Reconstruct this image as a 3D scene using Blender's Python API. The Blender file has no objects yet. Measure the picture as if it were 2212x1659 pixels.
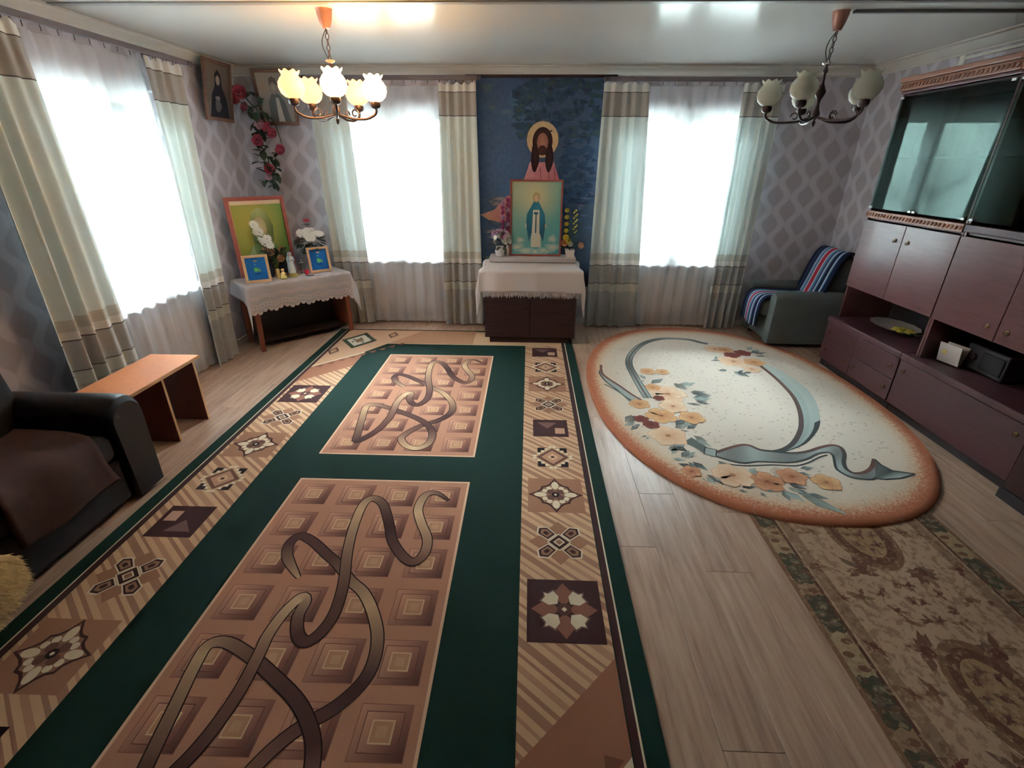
import bpy, bmesh, math, random
from mathutils import Vector, Matrix
random.seed(7)
rad = math.radians
SC = bpy.context.scene
COL = SC.collection

# ------------------------------------------------------------------ camera, world, light, exposure
def look(pitch, yaw, roll):
    cy, sy, cp, sp = math.cos(yaw), math.sin(yaw), math.cos(pitch), math.sin(pitch)
    right = Vector((cy, sy, 0)); fwd = Vector((-sy * cp, cy * cp, -sp)); up = right.cross(fwd)
    cr, sr = math.cos(roll), math.sin(roll)
    r2 = right * cr + up * sr; u2 = up * cr - right * sr
    return Matrix((r2, u2, -fwd)).transposed()
cd = bpy.data.cameras.new('camera'); cam = bpy.data.objects.new('camera', cd); COL.objects.link(cam)
cd.sensor_fit = 'HORIZONTAL'; cd.sensor_width = 36.0; cd.lens = 1048.0 / 2212.0 * 36.0
cd.clip_start = 0.05; cd.clip_end = 300
cam.matrix_world = Matrix.Translation((0, 0, 1.66)) @ look(rad(24.59), rad(1.78), rad(0.34)).to_4x4()
SC.camera = cam
SC.view_settings.view_transform = 'Standard'; SC.view_settings.look = 'None'
SC.view_settings.exposure = 1.75; SC.view_settings.gamma = 1.0
SC.view_settings.use_curve_mapping = False
SC.cycles.max_bounces = 7; SC.cycles.diffuse_bounces = 4; SC.cycles.glossy_bounces = 4
SC.cycles.transmission_bounces = 8; SC.cycles.transparent_max_bounces = 12
SC.cycles.use_adaptive_sampling = True; SC.cycles.adaptive_threshold = 0.02
SC.cycles.use_denoising = True
SC.cycles.sample_clamp_indirect = 8.0
SC.cycles.caustics_reflective = False; SC.cycles.caustics_refractive = False

W = bpy.data.worlds.new('overcast_sky'); SC.world = W; W.use_nodes = True
wn = W.node_tree.nodes; wl = W.node_tree.links
bg = wn['Background']; bg.inputs[0].default_value = (0.85, 0.915, 1.0, 1); bg.inputs[1].default_value = 115.0
# CIE overcast sky: three times brighter at the zenith than at the horizon
tc = wn.new('ShaderNodeTexCoord'); sx = wn.new('ShaderNodeSeparateXYZ'); wl.new(tc.outputs['Generated'], sx.inputs[0])
mx = wn.new('ShaderNodeMath'); mx.operation = 'MAXIMUM'; wl.new(sx.outputs[2], mx.inputs[0]); mx.inputs[1].default_value = 0.0
ma = wn.new('ShaderNodeMath'); ma.operation = 'MULTIPLY_ADD'; wl.new(mx.outputs[0], ma.inputs[0]); ma.inputs[1].default_value = 115.0 * 2 / 3; ma.inputs[2].default_value = 115.0 / 3
wl.new(ma.outputs[0], bg.inputs[1])
def portal(name, loc, rot, sx, sy):
    l = bpy.data.lights.new(name, 'AREA'); l.shape = 'RECTANGLE'; l.size = sx; l.size_y = sy
    l.cycles.is_portal = True
    o = bpy.data.objects.new(name, l); COL.objects.link(o); o.location = loc; o.rotation_euler = rot
portal('window_daylight', (-1.385, 5.60, 1.41), (rad(-90), 0, 0), 1.17, 1.44)
portal('window_daylight', (1.475, 5.60, 1.41), (rad(-90), 0, 0), 1.39, 1.44)
portal('window_daylight', (-3.12, 3.60, 1.42), (0, rad(-90), 0), 1.42, 1.30)

# ------------------------------------------------------------------ helpers
def lin(c):
    def g(v):
        v /= 255.0
        return v / 12.92 if v <= 0.04045 else ((v + 0.055) / 1.055) ** 2.4
    return (g(c[0]), g(c[1]), g(c[2]), 1.0)
def obj(name, me, parent=None):
    o = bpy.data.objects.new(name, me); COL.objects.link(o)
    if parent: o.parent = parent
    return o
def tag(o, label, cat, group=None):
    o['label'] = label; o['category'] = cat
    if group: o['group'] = group
    return o
def thing(name, label, cat, loc=(0, 0, 0), rz=0.0, group=None):
    o = bpy.data.objects.new(name, None); COL.objects.link(o); o.empty_display_size = 0.1
    o.location = loc; o.rotation_euler = (0, 0, rz)
    return tag(o, label, cat, group)
def struct(o):
    o['kind'] = 'structure'; return o

class MB:
    def __init__(s): s.v = []; s.f = []; s.c = None
    def add(s, vs, fs):
        n = len(s.v); s.v += [tuple(v) for v in vs]; s.f += [tuple(i + n for i in f) for f in fs]; return s
    def box(s, c, d, rot=None):
        hx, hy, hz = d[0] / 2, d[1] / 2, d[2] / 2
        vs = [Vector((x, y, z)) for x in (-hx, hx) for y in (-hy, hy) for z in (-hz, hz)]
        if rot is not None: vs = [rot @ v for v in vs]
        vs = [v + Vector(c) for v in vs]
        return s.add(vs, [(0, 1, 3, 2), (4, 6, 7, 5), (0, 4, 5, 1), (2, 3, 7, 6), (0, 2, 6, 4), (1, 5, 7, 3)])
    def lim(s, x0, x1, y0, y1, z0, z1):
        return s.box(((x0 + x1) / 2, (y0 + y1) / 2, (z0 + z1) / 2), (x1 - x0, y1 - y0, z1 - z0))
    def bbox(s, c, d, b=0.004, rot=None, seg=2):
        bm = bmesh.new(); bmesh.ops.create_cube(bm, size=1.0)
        for v in bm.verts: v.co = Vector((v.co.x * d[0], v.co.y * d[1], v.co.z * d[2]))
        b = min(b, min(d) * 0.49)
        bmesh.ops.bevel(bm, geom=bm.edges[:], offset=b, segments=seg, profile=0.5, affect='EDGES')
        bm.verts.index_update()
        vs = [((rot @ v.co) if rot is not None else v.co) + Vector(c) for v in bm.verts]
        fs = [tuple(v.index for v in f.verts) for f in bm.faces]; bm.free()
        return s.add(vs, fs)
    def blim(s, x0, x1, y0, y1, z0, z1, b=0.004, seg=2):
        return s.bbox(((x0 + x1) / 2, (y0 + y1) / 2, (z0 + z1) / 2), (x1 - x0, y1 - y0, z1 - z0), b, None, seg)
    def tube(s, pts, r, n=8, cap=True):
        pts = [Vector(p) for p in pts]; rs = r if isinstance(r, (list, tuple)) else [r] * len(pts)
        rings = []; prev = None
        for i, p in enumerate(pts):
            t = (pts[min(i + 1, len(pts) - 1)] - pts[max(i - 1, 0)])
            t = t.normalized() if t.length > 1e-9 else Vector((0, 0, 1))
            if prev is None:
                a = Vector((0, 0, 1)) if abs(t.z) < 0.9 else Vector((1, 0, 0))
                u = t.cross(a).normalized()
            else:
                u = (prev - t * prev.dot(t)); u = u.normalized() if u.length > 1e-6 else t.orthogonal().normalized()
            prev = u; w = t.cross(u)
            rings.append([p + (u * math.cos(2 * math.pi * k / n) + w * math.sin(2 * math.pi * k / n)) * rs[i] for k in range(n)])
        vs = [v for g in rings for v in g]; fs = []
        for i in range(len(pts) - 1):
            for k in range(n):
                fs.append((i * n + k, i * n + (k + 1) % n, (i + 1) * n + (k + 1) % n, (i + 1) * n + k))
        if cap: fs += [tuple(range(n - 1, -1, -1)), tuple((len(pts) - 1) * n + k for k in range(n))]
        return s.add(vs, fs)
    def lathe(s, prof, c=(0, 0, 0), n=20, sx=1.0, sy=1.0, wave=None, cap=True):
        vs = []; fs = []; m = len(prof)
        for j, (r, z) in enumerate(prof):
            for k in range(n):
                a = 2 * math.pi * k / n
                rr, zz = (r, z) if wave is None else wave(r, z, a, j)
                vs.append((c[0] + rr * math.cos(a) * sx, c[1] + rr * math.sin(a) * sy, c[2] + zz))
        for j in range(m - 1):
            for k in range(n):
                fs.append((j * n + k, j * n + (k + 1) % n, (j + 1) * n + (k + 1) % n, (j + 1) * n + k))
        if cap:
            if prof[0][0] > 1e-5: fs.append(tuple(range(n - 1, -1, -1)))
            if prof[-1][0] > 1e-5: fs.append(tuple((m - 1) * n + k for k in range(n)))
        return s.add(vs, fs)
    def ball(s, c, r, n=12, m=8, sc=(1, 1, 1), rot=None):
        vs = []; fs = []
        for j in range(m + 1):
            t = math.pi * j / m
            for k in range(n):
                a = 2 * math.pi * k / n
                p = Vector((r * sc[0] * math.sin(t) * math.cos(a), r * sc[1] * math.sin(t) * math.sin(a), r * sc[2] * math.cos(t)))
                if rot is not None: p = rot @ p
                vs.append(p + Vector(c))
        for j in range(m):
            for k in range(n):
                fs.append((j * n + k, (j + 1) * n + k, (j + 1) * n + (k + 1) % n, j * n + (k + 1) % n))
        return s.add(vs, fs)
    def grid(s, fn, nu, nv, flip=False):
        vs = [fn(i / nu, j / nv) for j in range(nv + 1) for i in range(nu + 1)]
        fs = []
        for j in range(nv):
            for i in range(nu):
                q = (j * (nu + 1) + i, j * (nu + 1) + i + 1, (j + 1) * (nu + 1) + i + 1, (j + 1) * (nu + 1) + i)
                fs.append(q[::-1] if flip else q)
        return s.add(vs, fs)
    def prism(s, outline, z0, z1):
        n = len(outline)
        vs = [(x, y, z0) for x, y in outline] + [(x, y, z1) for x, y in outline]
        fs = [tuple(range(n - 1, -1, -1)), tuple(range(n, 2 * n))] + [(k, (k + 1) % n, n + (k + 1) % n, n + k) for k in range(n)]
        return s.add(vs, fs)
    def mesh(s, name, mat, smooth=None):
        me = bpy.data.meshes.new(name); me.from_pydata(s.v, [], s.f); me.update()
        if mat: me.materials.append(mat)
        if smooth is not None:
            me.polygons.foreach_set('use_smooth', [True] * len(me.polygons))
            me.set_sharp_from_angle(angle=rad(smooth))
        return me
    def build(s, name, mat, parent=None, smooth=None):
        return obj(name, s.mesh(name, mat, smooth), parent)

def thick(o, t, off=0.0):
    m = o.modifiers.new('thickness', 'SOLIDIFY'); m.thickness = t; m.offset = off; return o

# flat woven or printed pictures: coloured polygons laid over a base, colours per corner
class PR:
    def __init__(s, frame, step=0.00014):
        s.fr = frame; s.v = []; s.f = []; s.c = []; s.step = step
    def poly(s, pts, col, layer=1):
        n = len(s.v)
        e = (layer + len(s.f) % 14 * .035) * s.step      # neighbours in one layer never share a plane
        s.v += [s.fr(p[0], p[1], e) for p in pts]
        s.f.append(tuple(range(n, n + len(pts))))
        cs = col if isinstance(col[0], (list, tuple)) else [col] * len(pts)
        s.c += [lin(c) for c in cs]
    def rect(s, x0, y0, x1, y1, col, layer=1): s.poly([(x0, y0), (x1, y0), (x1, y1), (x0, y1)], col, layer)
    def disc(s, cx, cy, rx, ry, col, layer=1, n=20, a0=0.0, cc=None):
        pts = [(cx + rx * math.cos(a0 + 2 * math.pi * k / n), cy + ry * math.sin(a0 + 2 * math.pi * k / n)) for k in range(n)]
        if cc is None: s.poly(pts, col, layer)
        else:
            for k in range(n): s.poly([(cx, cy), pts[k], pts[(k + 1) % n]], [cc, col, col], layer)
    def strip(s, A, B, cols, layer=1):
        for i in range(len(A) - 1):
            c0 = cols[i] if isinstance(cols, list) else cols; c1 = cols[i + 1] if isinstance(cols, list) else cols
            s.poly([A[i], A[i + 1], B[i + 1], B[i]], [c0, c1, c1, c0], layer)
    def line(s, pts, w, col, layer=1):
        A, B = offs(pts, w); s.strip(A, B, col, layer)
    def build(s, name, mat, parent=None):
        me = bpy.data.meshes.new(name); me.from_pydata(s.v, [], s.f); me.update()
        ca = me.color_attributes.new('Col', 'FLOAT_COLOR', 'CORNER')
        ca.data.foreach_set('color', [x for c in s.c for x in c])
        me.materials.append(mat); return obj(name, me, parent)
def offs(pts, w):
    A = []; B = []
    for i, p in enumerate(pts):
        q0 = pts[max(i - 1, 0)]; q1 = pts[min(i + 1, len(pts) - 1)]
        dx, dy = q1[0] - q0[0], q1[1] - q0[1]; l = math.hypot(dx, dy) or 1.0
        ww = w[i] if isinstance(w, list) else w
        A.append((p[0] - dy / l * ww / 2, p[1] + dx / l * ww / 2)); B.append((p[0] + dy / l * ww / 2, p[1] - dx / l * ww / 2))
    return A, B
def spline(pts, k=4):
    out = []
    for i in range(len(pts) - 1):
        p0 = pts[max(i - 1, 0)]; p1 = pts[i]; p2 = pts[i + 1]; p3 = pts[min(i + 2, len(pts) - 1)]
        for j in range(k):
            t = j / k; t2 = t * t; t3 = t2 * t
            out.append(tuple(0.5 * (2 * p1[d] + (p2[d] - p0[d]) * t + (2 * p0[d] - 5 * p1[d] + 4 * p2[d] - p3[d]) * t2 + (3 * p1[d] - p0[d] - 3 * p2[d] + p3[d]) * t3) for d in range(len(p1))))
    out.append(tuple(pts[-1])); return out
def mixc(a, b, t): return tuple(a[i] + (b[i] - a[i]) * t for i in range(3))

# ------------------------------------------------------------------ materials
class G:
    def __init__(s, name):
        s.m = bpy.data.materials.new(name); s.m.use_nodes = True; s.t = s.m.node_tree
        s.n = s.t.nodes; s.l = s.t.links; s.n.clear()
        s.out = s.n.new('ShaderNodeOutputMaterial')
    def new(s, kind, **kw):
        n = s.n.new('ShaderNode' + kind)
        for k, v in kw.items(): setattr(n, k, v)
        return n
    def put(s, inp, val):
        if hasattr(val, 'links') or isinstance(val, bpy.types.NodeSocket): s.l.new(val, inp)
        else: inp.default_value = val
    def math(s, op, a, b=0.0, c=0.0):
        n = s.new('Math', operation=op)
        for i, v in enumerate((a, b, c)): s.put(n.inputs[i], v)
        return n.outputs[0]
    def noise(s, scale, detail=3.0, vec=None, rough=0.5):
        n = s.new('TexNoise'); n.inputs['Scale'].default_value = scale; n.inputs['Detail'].default_value = detail
        n.inputs['Roughness'].default_value = rough
        if vec is not None: s.l.new(vec, n.inputs['Vector'])
        return n.outputs['Fac']
    def coord(s, which='Object', scale=None):
        c = s.new('TexCoord').outputs[which]
        if scale is None: return c
        mp = s.new('Mapping'); s.l.new(c, mp.inputs['Vector']); mp.inputs['Scale'].default_value = scale
        return mp.outputs[0]
    def mix(s, fac, a, b, blend='MIX'):
        n = s.new('Mix', data_type='RGBA', blend_type=blend)
        s.put(n.inputs[0], fac); s.put(n.inputs[6], a); s.put(n.inputs[7], b); return n.outputs[2]
    def ramp(s, fac, stops, interp='LINEAR'):
        n = s.new('ValToRGB'); cr = n.color_ramp; cr.interpolation = interp
        while len(cr.elements) < len(stops): cr.elements.new(0.5)
        for e, (p, c) in zip(cr.elements, stops): e.position = p; e.color = c
        s.put(n.inputs[0], fac); return n.outputs[0]
    def bsdf(s, col, rough=0.6, metal=0.0, spec=0.5, bump=None, bs=0.1, bd=0.01, coat=0.0, **kw):
        b = s.new('BsdfPrincipled'); s.put(b.inputs['Base Color'], col); s.put(b.inputs['Roughness'], rough)
        b.inputs['Metallic'].default_value = metal; b.inputs['Specular IOR Level'].default_value = spec
        b.inputs['Coat Weight'].default_value = coat
        for k, v in kw.items(): s.put(b.inputs[k.replace('_', ' ')], v)
        if bump is not None:
            bn = s.new('Bump'); bn.inputs['Strength'].default_value = bs; bn.inputs['Distance'].default_value = bd
            s.l.new(bump, bn.inputs['Height']); s.l.new(bn.outputs[0], b.inputs['Normal'])
        return b.outputs[0]
    def done(s, sh): s.l.new(sh, s.out.inputs[0]); return s.m
def pbr(name, c, rough=0.6, metal=0.0, var=0.06, vs=8.0, spec=0.5, bump=0.0, bscale=200.0, coat=0.0, stretch=None, **kw):
    g = G(name); co = g.coord('Object', stretch); a = lin(c)
    lo = tuple(v * (1 - var) for v in a[:3]) + (1,); hi = tuple(min(1, v * (1 + var)) for v in a[:3]) + (1,)
    col = g.mix(g.noise(vs, 3, co), lo, hi)
    b = g.noise(bscale, 2, g.coord('Object')) if bump else None
    return g.done(g.bsdf(col, rough, metal, spec, b, bump, 0.004, coat, **kw))
def cloth(name, c, tr=0.35, weave=900.0, c2=None, var=0.05):
    g = G(name); a = lin(c)
    col = g.mix(g.noise(60 if c2 is None else 22, 4, g.coord()), tuple(v * (1 - var) for v in a[:3]) + (1,), lin(c2) if c2 else a)
    d = g.new('BsdfDiffuse'); g.put(d.inputs[0], col)
    bn = g.new('Bump'); bn.inputs['Strength'].default_value = 0.15; bn.inputs['Distance'].default_value = 0.001
    g.l.new(g.noise(weave, 1, g.coord()), bn.inputs['Height']); g.l.new(bn.outputs[0], d.inputs['Normal'])
    t = g.new('BsdfTranslucent'); g.put(t.inputs[0], col)
    m = g.new('MixShader'); m.inputs[0].default_value = tr; g.l.new(d.outputs[0], m.inputs[1]); g.l.new(t.outputs[0], m.inputs[2])
    return g.done(m.outputs[0])
def sheer(name, c, clear=0.55, tr=0.5):
    g = G(name); d = g.new('BsdfDiffuse'); d.inputs[0].default_value = lin(c)
    t = g.new('BsdfTranslucent'); t.inputs[0].default_value = lin(c)
    m = g.new('MixShader'); m.inputs[0].default_value = tr; g.l.new(d.outputs[0], m.inputs[1]); g.l.new(t.outputs[0], m.inputs[2])
    p = g.new('BsdfTransparent'); x = g.new('MixShader'); x.inputs[0].default_value = clear
    g.l.new(m.outputs[0], x.inputs[1]); g.l.new(p.outputs[0], x.inputs[2])
    return g.done(x.outputs[0])
def printed(name, rough=0.9, var=0.12, vs=260.0, bump=0.3, sheen=0.0):
    g = G(name); at = g.new('VertexColor', layer_name='Col')
    n = g.noise(vs, 2, g.coord()); k = g.math('MULTIPLY_ADD', n, 2 * var, 1 - var)
    hs = g.new('HueSaturation'); g.l.new(at.outputs[0], hs.inputs['Color']); g.l.new(k, hs.inputs['Value'])
    return g.done(g.bsdf(hs.outputs[0], rough, 0, 0.15, g.noise(vs * 2.2, 2, g.coord()), bump, 0.003))
def wood(name, c1, c2, rough=0.4, axis=(1.5, 18, 18), coat=0.0, spec=0.5):
    g = G(name); n = g.noise(3.0, 5, g.coord('Object', axis), 0.6)
    col = g.ramp(n, [(0.3, lin(c1)), (0.7, lin(c2))])
    return g.done(g.bsdf(col, rough, 0, spec, n, 0.03, 0.004, coat))
def glow(name, c, s, body=(250, 240, 220)):
    g = G(name)
    return g.done(g.bsdf(lin(body), 0.35, Emission_Color=lin(c), Emission_Strength=s))
def pane_glass(name, refl=0.02, tint=(240, 248, 246), k=1.0):
    g = G(name); t = g.new('BsdfTransparent'); t.inputs[0].default_value = lin(tint)
    s = g.new('BsdfGlossy'); s.inputs['Roughness'].default_value = 0.02
    fr = g.new('Fresnel'); fr.inputs[0].default_value = 1.5
    f = g.math('MULTIPLY_ADD', fr.outputs[0], k, refl); m = g.new('MixShader'); g.l.new(f, m.inputs[0])
    g.l.new(t.outputs[0], m.inputs[1]); g.l.new(s.outputs[0], m.inputs[2])
    return g.done(m.outputs[0])
def wallpaper(name):
    g = G(name); p = g.new('NewGeometry').outputs['Position']
    x = g.new('SeparateXYZ'); g.l.new(p, x.inputs[0])
    u = g.math('DIVIDE', g.math('ADD', x.outputs[0], x.outputs[1]), 0.30); v = g.math('DIVIDE', x.outputs[2], 0.272)
    def lat(ou, ov):
        du = g.math('SUBTRACT', g.math('FRACT', g.math('ADD', u, ou)), 0.5)
        dv = g.math('SUBTRACT', g.math('FRACT', g.math('ADD', v, ov)), 0.5)
        c = g.math('COSINE', g.math('MULTIPLY', dv, math.pi * 1.06))
        c = g.math('POWER', g.math('MAXIMUM', c, 0.0), 1.7)
        return g.math('SUBTRACT', g.math('MULTIPLY', c, 0.275), g.math('ABSOLUTE', du))
    k = g.math('MAXIMUM', lat(0.5, 0.5), lat(0.0, 0.0))
    mr = g.new('MapRange'); g.l.new(k, mr.inputs[0]); mr.inputs[1].default_value = -0.03; mr.inputs[2].default_value = 0.05
    wv = g.noise(2.2, 2, p)
    blob = g.mix(wv, lin((178, 169, 178)), lin((192, 184, 191)))
    line = g.mix(g.noise(40, 2, p), lin((207, 200, 209)), lin((214, 208, 216)))
    col = g.mix(mr.outputs[0], line, blob)
    return g.done(g.bsdf(col, 0.55, 0, 0.35, mr.outputs[0], 0.15, 0.002))

M = {}
M['paper'] = wallpaper('patterned_wallpaper')
M['ceil'] = pbr('ceiling_panel_white', (232, 234, 231), 0.16, spec=0.3, var=0.02, vs=1.5)
M['cornice'] = pbr('cornice_white', (214, 208, 200), 0.5, var=0.03)
M['batten'] = pbr('joint_strip_grey', (150, 150, 148), 0.4, var=0.04)
M['duct'] = pbr('cable_duct_grey', (120, 120, 122), 0.5)
M['white'] = pbr('white_plastic', (236, 238, 238), 0.35, var=0.02)
M['radiator'] = pbr('radiator_enamel', (222, 216, 216), 0.4, var=0.02)
M['glass'] = pane_glass('window_glass')
M['cabglass'] = pane_glass('smoky_cabinet_glass', 0.0, (206, 222, 218), 0.12)
M['rail'] = pbr('curtain_rail_brown', (112, 100, 104), 0.45, var=0.1)
M['sheer'] = sheer('white_tulle', (250, 250, 254), 0.32, 0.55)
M['lace'] = sheer('white_lace', (240, 236, 240), 0.34, 0.25)
M['c_main'] = cloth('curtain_ivory', (228, 238, 236), 0.045)
M['c_head'] = cloth('curtain_header_white', (232, 230, 226), 0.03)
M['c_grey'] = cloth('curtain_taupe_band', (182, 176, 170), 0.025)
M['c_low'] = cloth('curtain_grey_weave', (172, 172, 172), 0.02, c2=(188, 188, 188))
M['c_tex'] = cloth('curtain_speckled_band', (196, 196, 188), 0.03, c2=(214, 214, 206))
M['c_line'] = cloth('curtain_grey_piping', (104, 98, 96), 0.05)
M['print'] = printed('woven_rug_pile')
M['picture'] = printed('printed_picture', 0.45, 0.05, 60.0, 0.05)
M['tapestry'] = printed('woven_tapestry', 0.95, 0.22, 30.0, 0.25)
M['mahog'] = wood('mahogany_veneer', (92, 54, 57), (108, 66, 67), 0.30, (18, 1.5, 18), 0.15)
M['mahog_dk'] = wood('mahogany_veneer_deep', (64, 31, 37), (78, 39, 45), 0.42, (18, 1.5, 18), 0.0)
M['mirror'] = pbr('silvered_mirror', (206, 218, 214), 0.02, 1.0, var=0.02)
M['inside'] = pbr('cabinet_inside_dark', (38, 26, 30), 0.6)
M['carved'] = pbr('carved_moulding_brown', (146, 98, 78), 0.4, var=0.15, vs=30)
M['brass'] = pbr('dark_brass', (92, 66, 40), 0.35, 0.8)
M['chrome'] = pbr('pale_clip', (220, 225, 226), 0.3, 0.2)
M['darkwood'] = wood('dark_stained_wood', (42, 22, 24), (64, 34, 34), 0.4)
M['redwood'] = wood('reddish_table_leg', (112, 54, 38), (140, 72, 48), 0.4, (18, 18, 1.5))
M['orange'] = wood('orange_laminate_top', (168, 84, 48), (186, 98, 58), 0.22, (12, 1.2, 12), 0.2)
M['panelwood'] = wood('brown_laminate_panel', (92, 44, 36), (112, 56, 44), 0.45, (12, 12, 1.2))
M['edge'] = pbr('pale_edge_band', (190, 140, 96), 0.5)
M['sofa'] = pbr('dark_brown_upholstery', (32, 22, 26), 0.8, var=0.25, vs=6, bump=0.3, bscale=500)
M['sofaleather'] = pbr('dark_brown_leather_arm', (28, 21, 26), 0.38, var=0.15, vs=5)
M['sofathrow'] = pbr('brown_patterned_throw', (72, 42, 36), 0.9, var=0.6, vs=7, bump=0.3, bscale=400)
M['fur'] = pbr('cream_fur', (240, 208, 156), 0.9, var=0.15, vs=20)
M['greyfab'] = pbr('dark_grey_upholstery', (94, 100, 99), 0.85, var=0.15, vs=9, bump=0.3, bscale=500)
M['linen'] = cloth('white_linen', (226, 214, 212), 0.1)
M['linen2'] = cloth('pale_lace_runner', (206, 196, 198), 0.1)
M['frame_red'] = wood('red_brown_picture_frame', (142, 70, 60), (164, 84, 70), 0.4)
M['frame_pine'] = wood('pine_picture_frame', (206, 158, 116), (222, 178, 136), 0.5)
M['frame_brown'] = wood('brown_picture_frame', (104, 72, 58), (128, 92, 72), 0.5)
M['lampmetal'] = pbr('dark_bronze', (70, 56, 58), 0.35, 0.6, var=0.2)
M['copper'] = pbr('copper_canopy', (172, 122, 108), 0.3, 0.2)
M['shade'] = pbr('cream_glass_shade', (242, 240, 228), 0.25, var=0.04)
M['leaf'] = pbr('green_leaf', (62, 86, 62), 0.55, var=0.3, vs=20)
M['leafgrey'] = pbr('grey_green_leaf', (84, 98, 92), 0.55, var=0.3, vs=20)
M['leafdark'] = pbr('dark_green_foliage', (46, 66, 56), 0.6, var=0.35, vs=30)
def petal(n, c): M[n] = pbr('petal_' + n, c, 0.6, var=0.12, vs=30)
petal('pink', (206, 92, 112)); petal('palepink', (226, 176, 190)); petal('white', (238, 236, 228)); petal('peach', (232, 176, 140))
petal('yellow', (226, 204, 84)); petal('lilac', (206, 168, 200)); petal('orange', (226, 142, 88)); petal('magenta', (196, 90, 150)); petal('red', (206, 40, 66))
M['robe'] = pbr('statuette_pale_blue', (168, 190, 204), 0.35, var=0.08)
M['robewhite'] = pbr('statuette_white', (226, 226, 222), 0.35)
M['skin'] = pbr('statuette_flesh', (222, 180, 156), 0.4)
M['gold'] = pbr('statuette_ochre_base', (172, 154, 84), 0.5, var=0.2, vs=30)
M['wax'] = pbr('yellow_wax', (232, 206, 130), 0.45)
M['silver'] = pbr('silver_metal', (206, 208, 212), 0.25, 0.9)
M['ceramic'] = pbr('white_ceramic', (236, 226, 226), 0.25)
M['darkvase'] = pbr('dark_blue_vase', (38, 42, 62), 0.25)
M['foil'] = pbr('pale_blue_wrap', (190, 200, 216), 0.3)
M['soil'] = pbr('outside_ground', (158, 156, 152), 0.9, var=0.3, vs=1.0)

# ------------------------------------------------------------------ the room
XL, XR, YB, YF, ZC = -2.84, 3.15, 5.32, -2.4, 2.47
def floor_mat(name):
    g = G(name); oi = g.new('ObjectInfo').outputs['Random']
    p = g.new('NewGeometry').outputs['Position']
    mp = g.new('Mapping'); g.l.new(p, mp.inputs['Vector']); mp.inputs['Scale'].default_value = (14, 1.1, 1)
    cb = g.new('CombineXYZ'); g.l.new(g.math('MULTIPLY', oi, 37.0), cb.inputs[1])
    va = g.new('VectorMath', operation='ADD'); g.l.new(mp.outputs[0], va.inputs[0]); g.l.new(cb.outputs[0], va.inputs[1])
    n = g.noise(2.2, 6, va.outputs[0], 0.6)
    c = g.ramp(n, [(0.25, lin((150, 118, 102))), (0.5, lin((190, 158, 138))), (0.75, lin((206, 180, 160)))])
    t = g.mix(oi, lin((196, 178, 168)), lin((226, 210, 196)))
    col = g.mix(0.55, c, g.mix(1.0, c, t, 'MULTIPLY'))
    return g.done(g.bsdf(col, 0.38, 0, 0.45, n, 0.03, 0.003))
M['plank'] = floor_mat('oak_laminate')
M['sub'] = pbr('floor_gap_dark', (70, 56, 48), 0.9)
fl = struct(MB().lim(XL - .2, XR + .2, YF - .2, YB + .2, -0.12, -0.009).build('floor', M['sub']))
PW = 0.193; PL = 1.29
pm = MB().bbox((0, 0, -0.0045), (PW - 0.0012, PL - 0.0012, 0.009), 0.0012, None, 1).mesh('plank', M['plank'])
nx = int((XR - XL) / PW) + 1
for i in range(nx):
    x = XL + PW * (i + .5); y1 = YB + .1; first = (0.25 + (0.43 * i) % 0.75) * PL
    while y1 > YF - .05:
        ln = first or PL; first = None
        o = obj('plank', pm, fl); o.location = (x, y1 - ln / 2, 0); o.scale.y = ln / PL; y1 -= ln

def wall_with_hole(name, horiz, a0, a1, h0, h1, w0, w1, pos, th):
    """wall in a plane; hole [h0,h1]x[w0,w1] given along the wall and in z; th = signed thickness away from the room"""
    m = MB()
    def B(s0, s1, z0, z1):
        lo, hi = min(pos, pos + th), max(pos, pos + th)
        if horiz == 'x': m.lim(s0, s1, lo, hi, z0, z1)
        else: m.lim(lo, hi, s0, s1, z0, z1)
    z1 = 2.62; s = a0
    for hole in sorted(zip(h0, h1, w0, w1)):
        B(s, hole[0], -.1, z1); B(hole[0], hole[1], -.1, hole[2]); B(hole[0], hole[1], hole[3], z1); s = hole[1]
    B(s, a1, -.1, z1)
    return struct(m.build(name, M['paper']))
W1 = (-1.97, -0.80, .70, 2.13); W2 = (.78, 2.17, .69, 2.12); W3 = (2.95, 4.25, .71, 2.13)
wall_with_hole('wall_back', 'x', XL - .3, XR + .3, (W1[0], W2[0]), (W1[1], W2[1]), (W1[2], W2[2]), (W1[3], W2[3]), YB, .30)
wall_with_hole('wall_left', 'y', YF - .3, YB, (W3[0],), (W3[1],), (W3[2],), (W3[3],), XL, -.30)
struct(MB().lim(XR, XR + .3, YF - .3, YB, -.1, 2.62).build('wall_right', M['paper']))
struct(MB().lim(XL, XR, YF - .3, YF, -.1, 2.62).build('wall_front', pbr('unseen_wall_dark', (74, 60, 56), 0.6, var=.1)))  # unseen wall behind the camera, coloured dark to cut bounced light

# ceiling of large glossy panels with joint strips
ce = struct(MB().lim(XL - .3, XR + .3, YF - .3, YB + .3, ZC + .012, ZC + .1).build('ceiling', M['ceil']))
for y0, y1 in ((3.35, YB), (1.35, 3.31), (-0.65, 1.31), (YF, -0.69)):
    MB().blim(XL, XR, y0 + .003, y1 - .003, ZC, ZC + .012, .002, 1).build('panel', M['ceil'], ce)
for y in (3.33, 1.33, -.67):
    MB().blim(XL, XR, y - .024, y + .024, ZC - .008, ZC + .004, .003, 1).build('joint_strip', M['batten'], ce)
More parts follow.
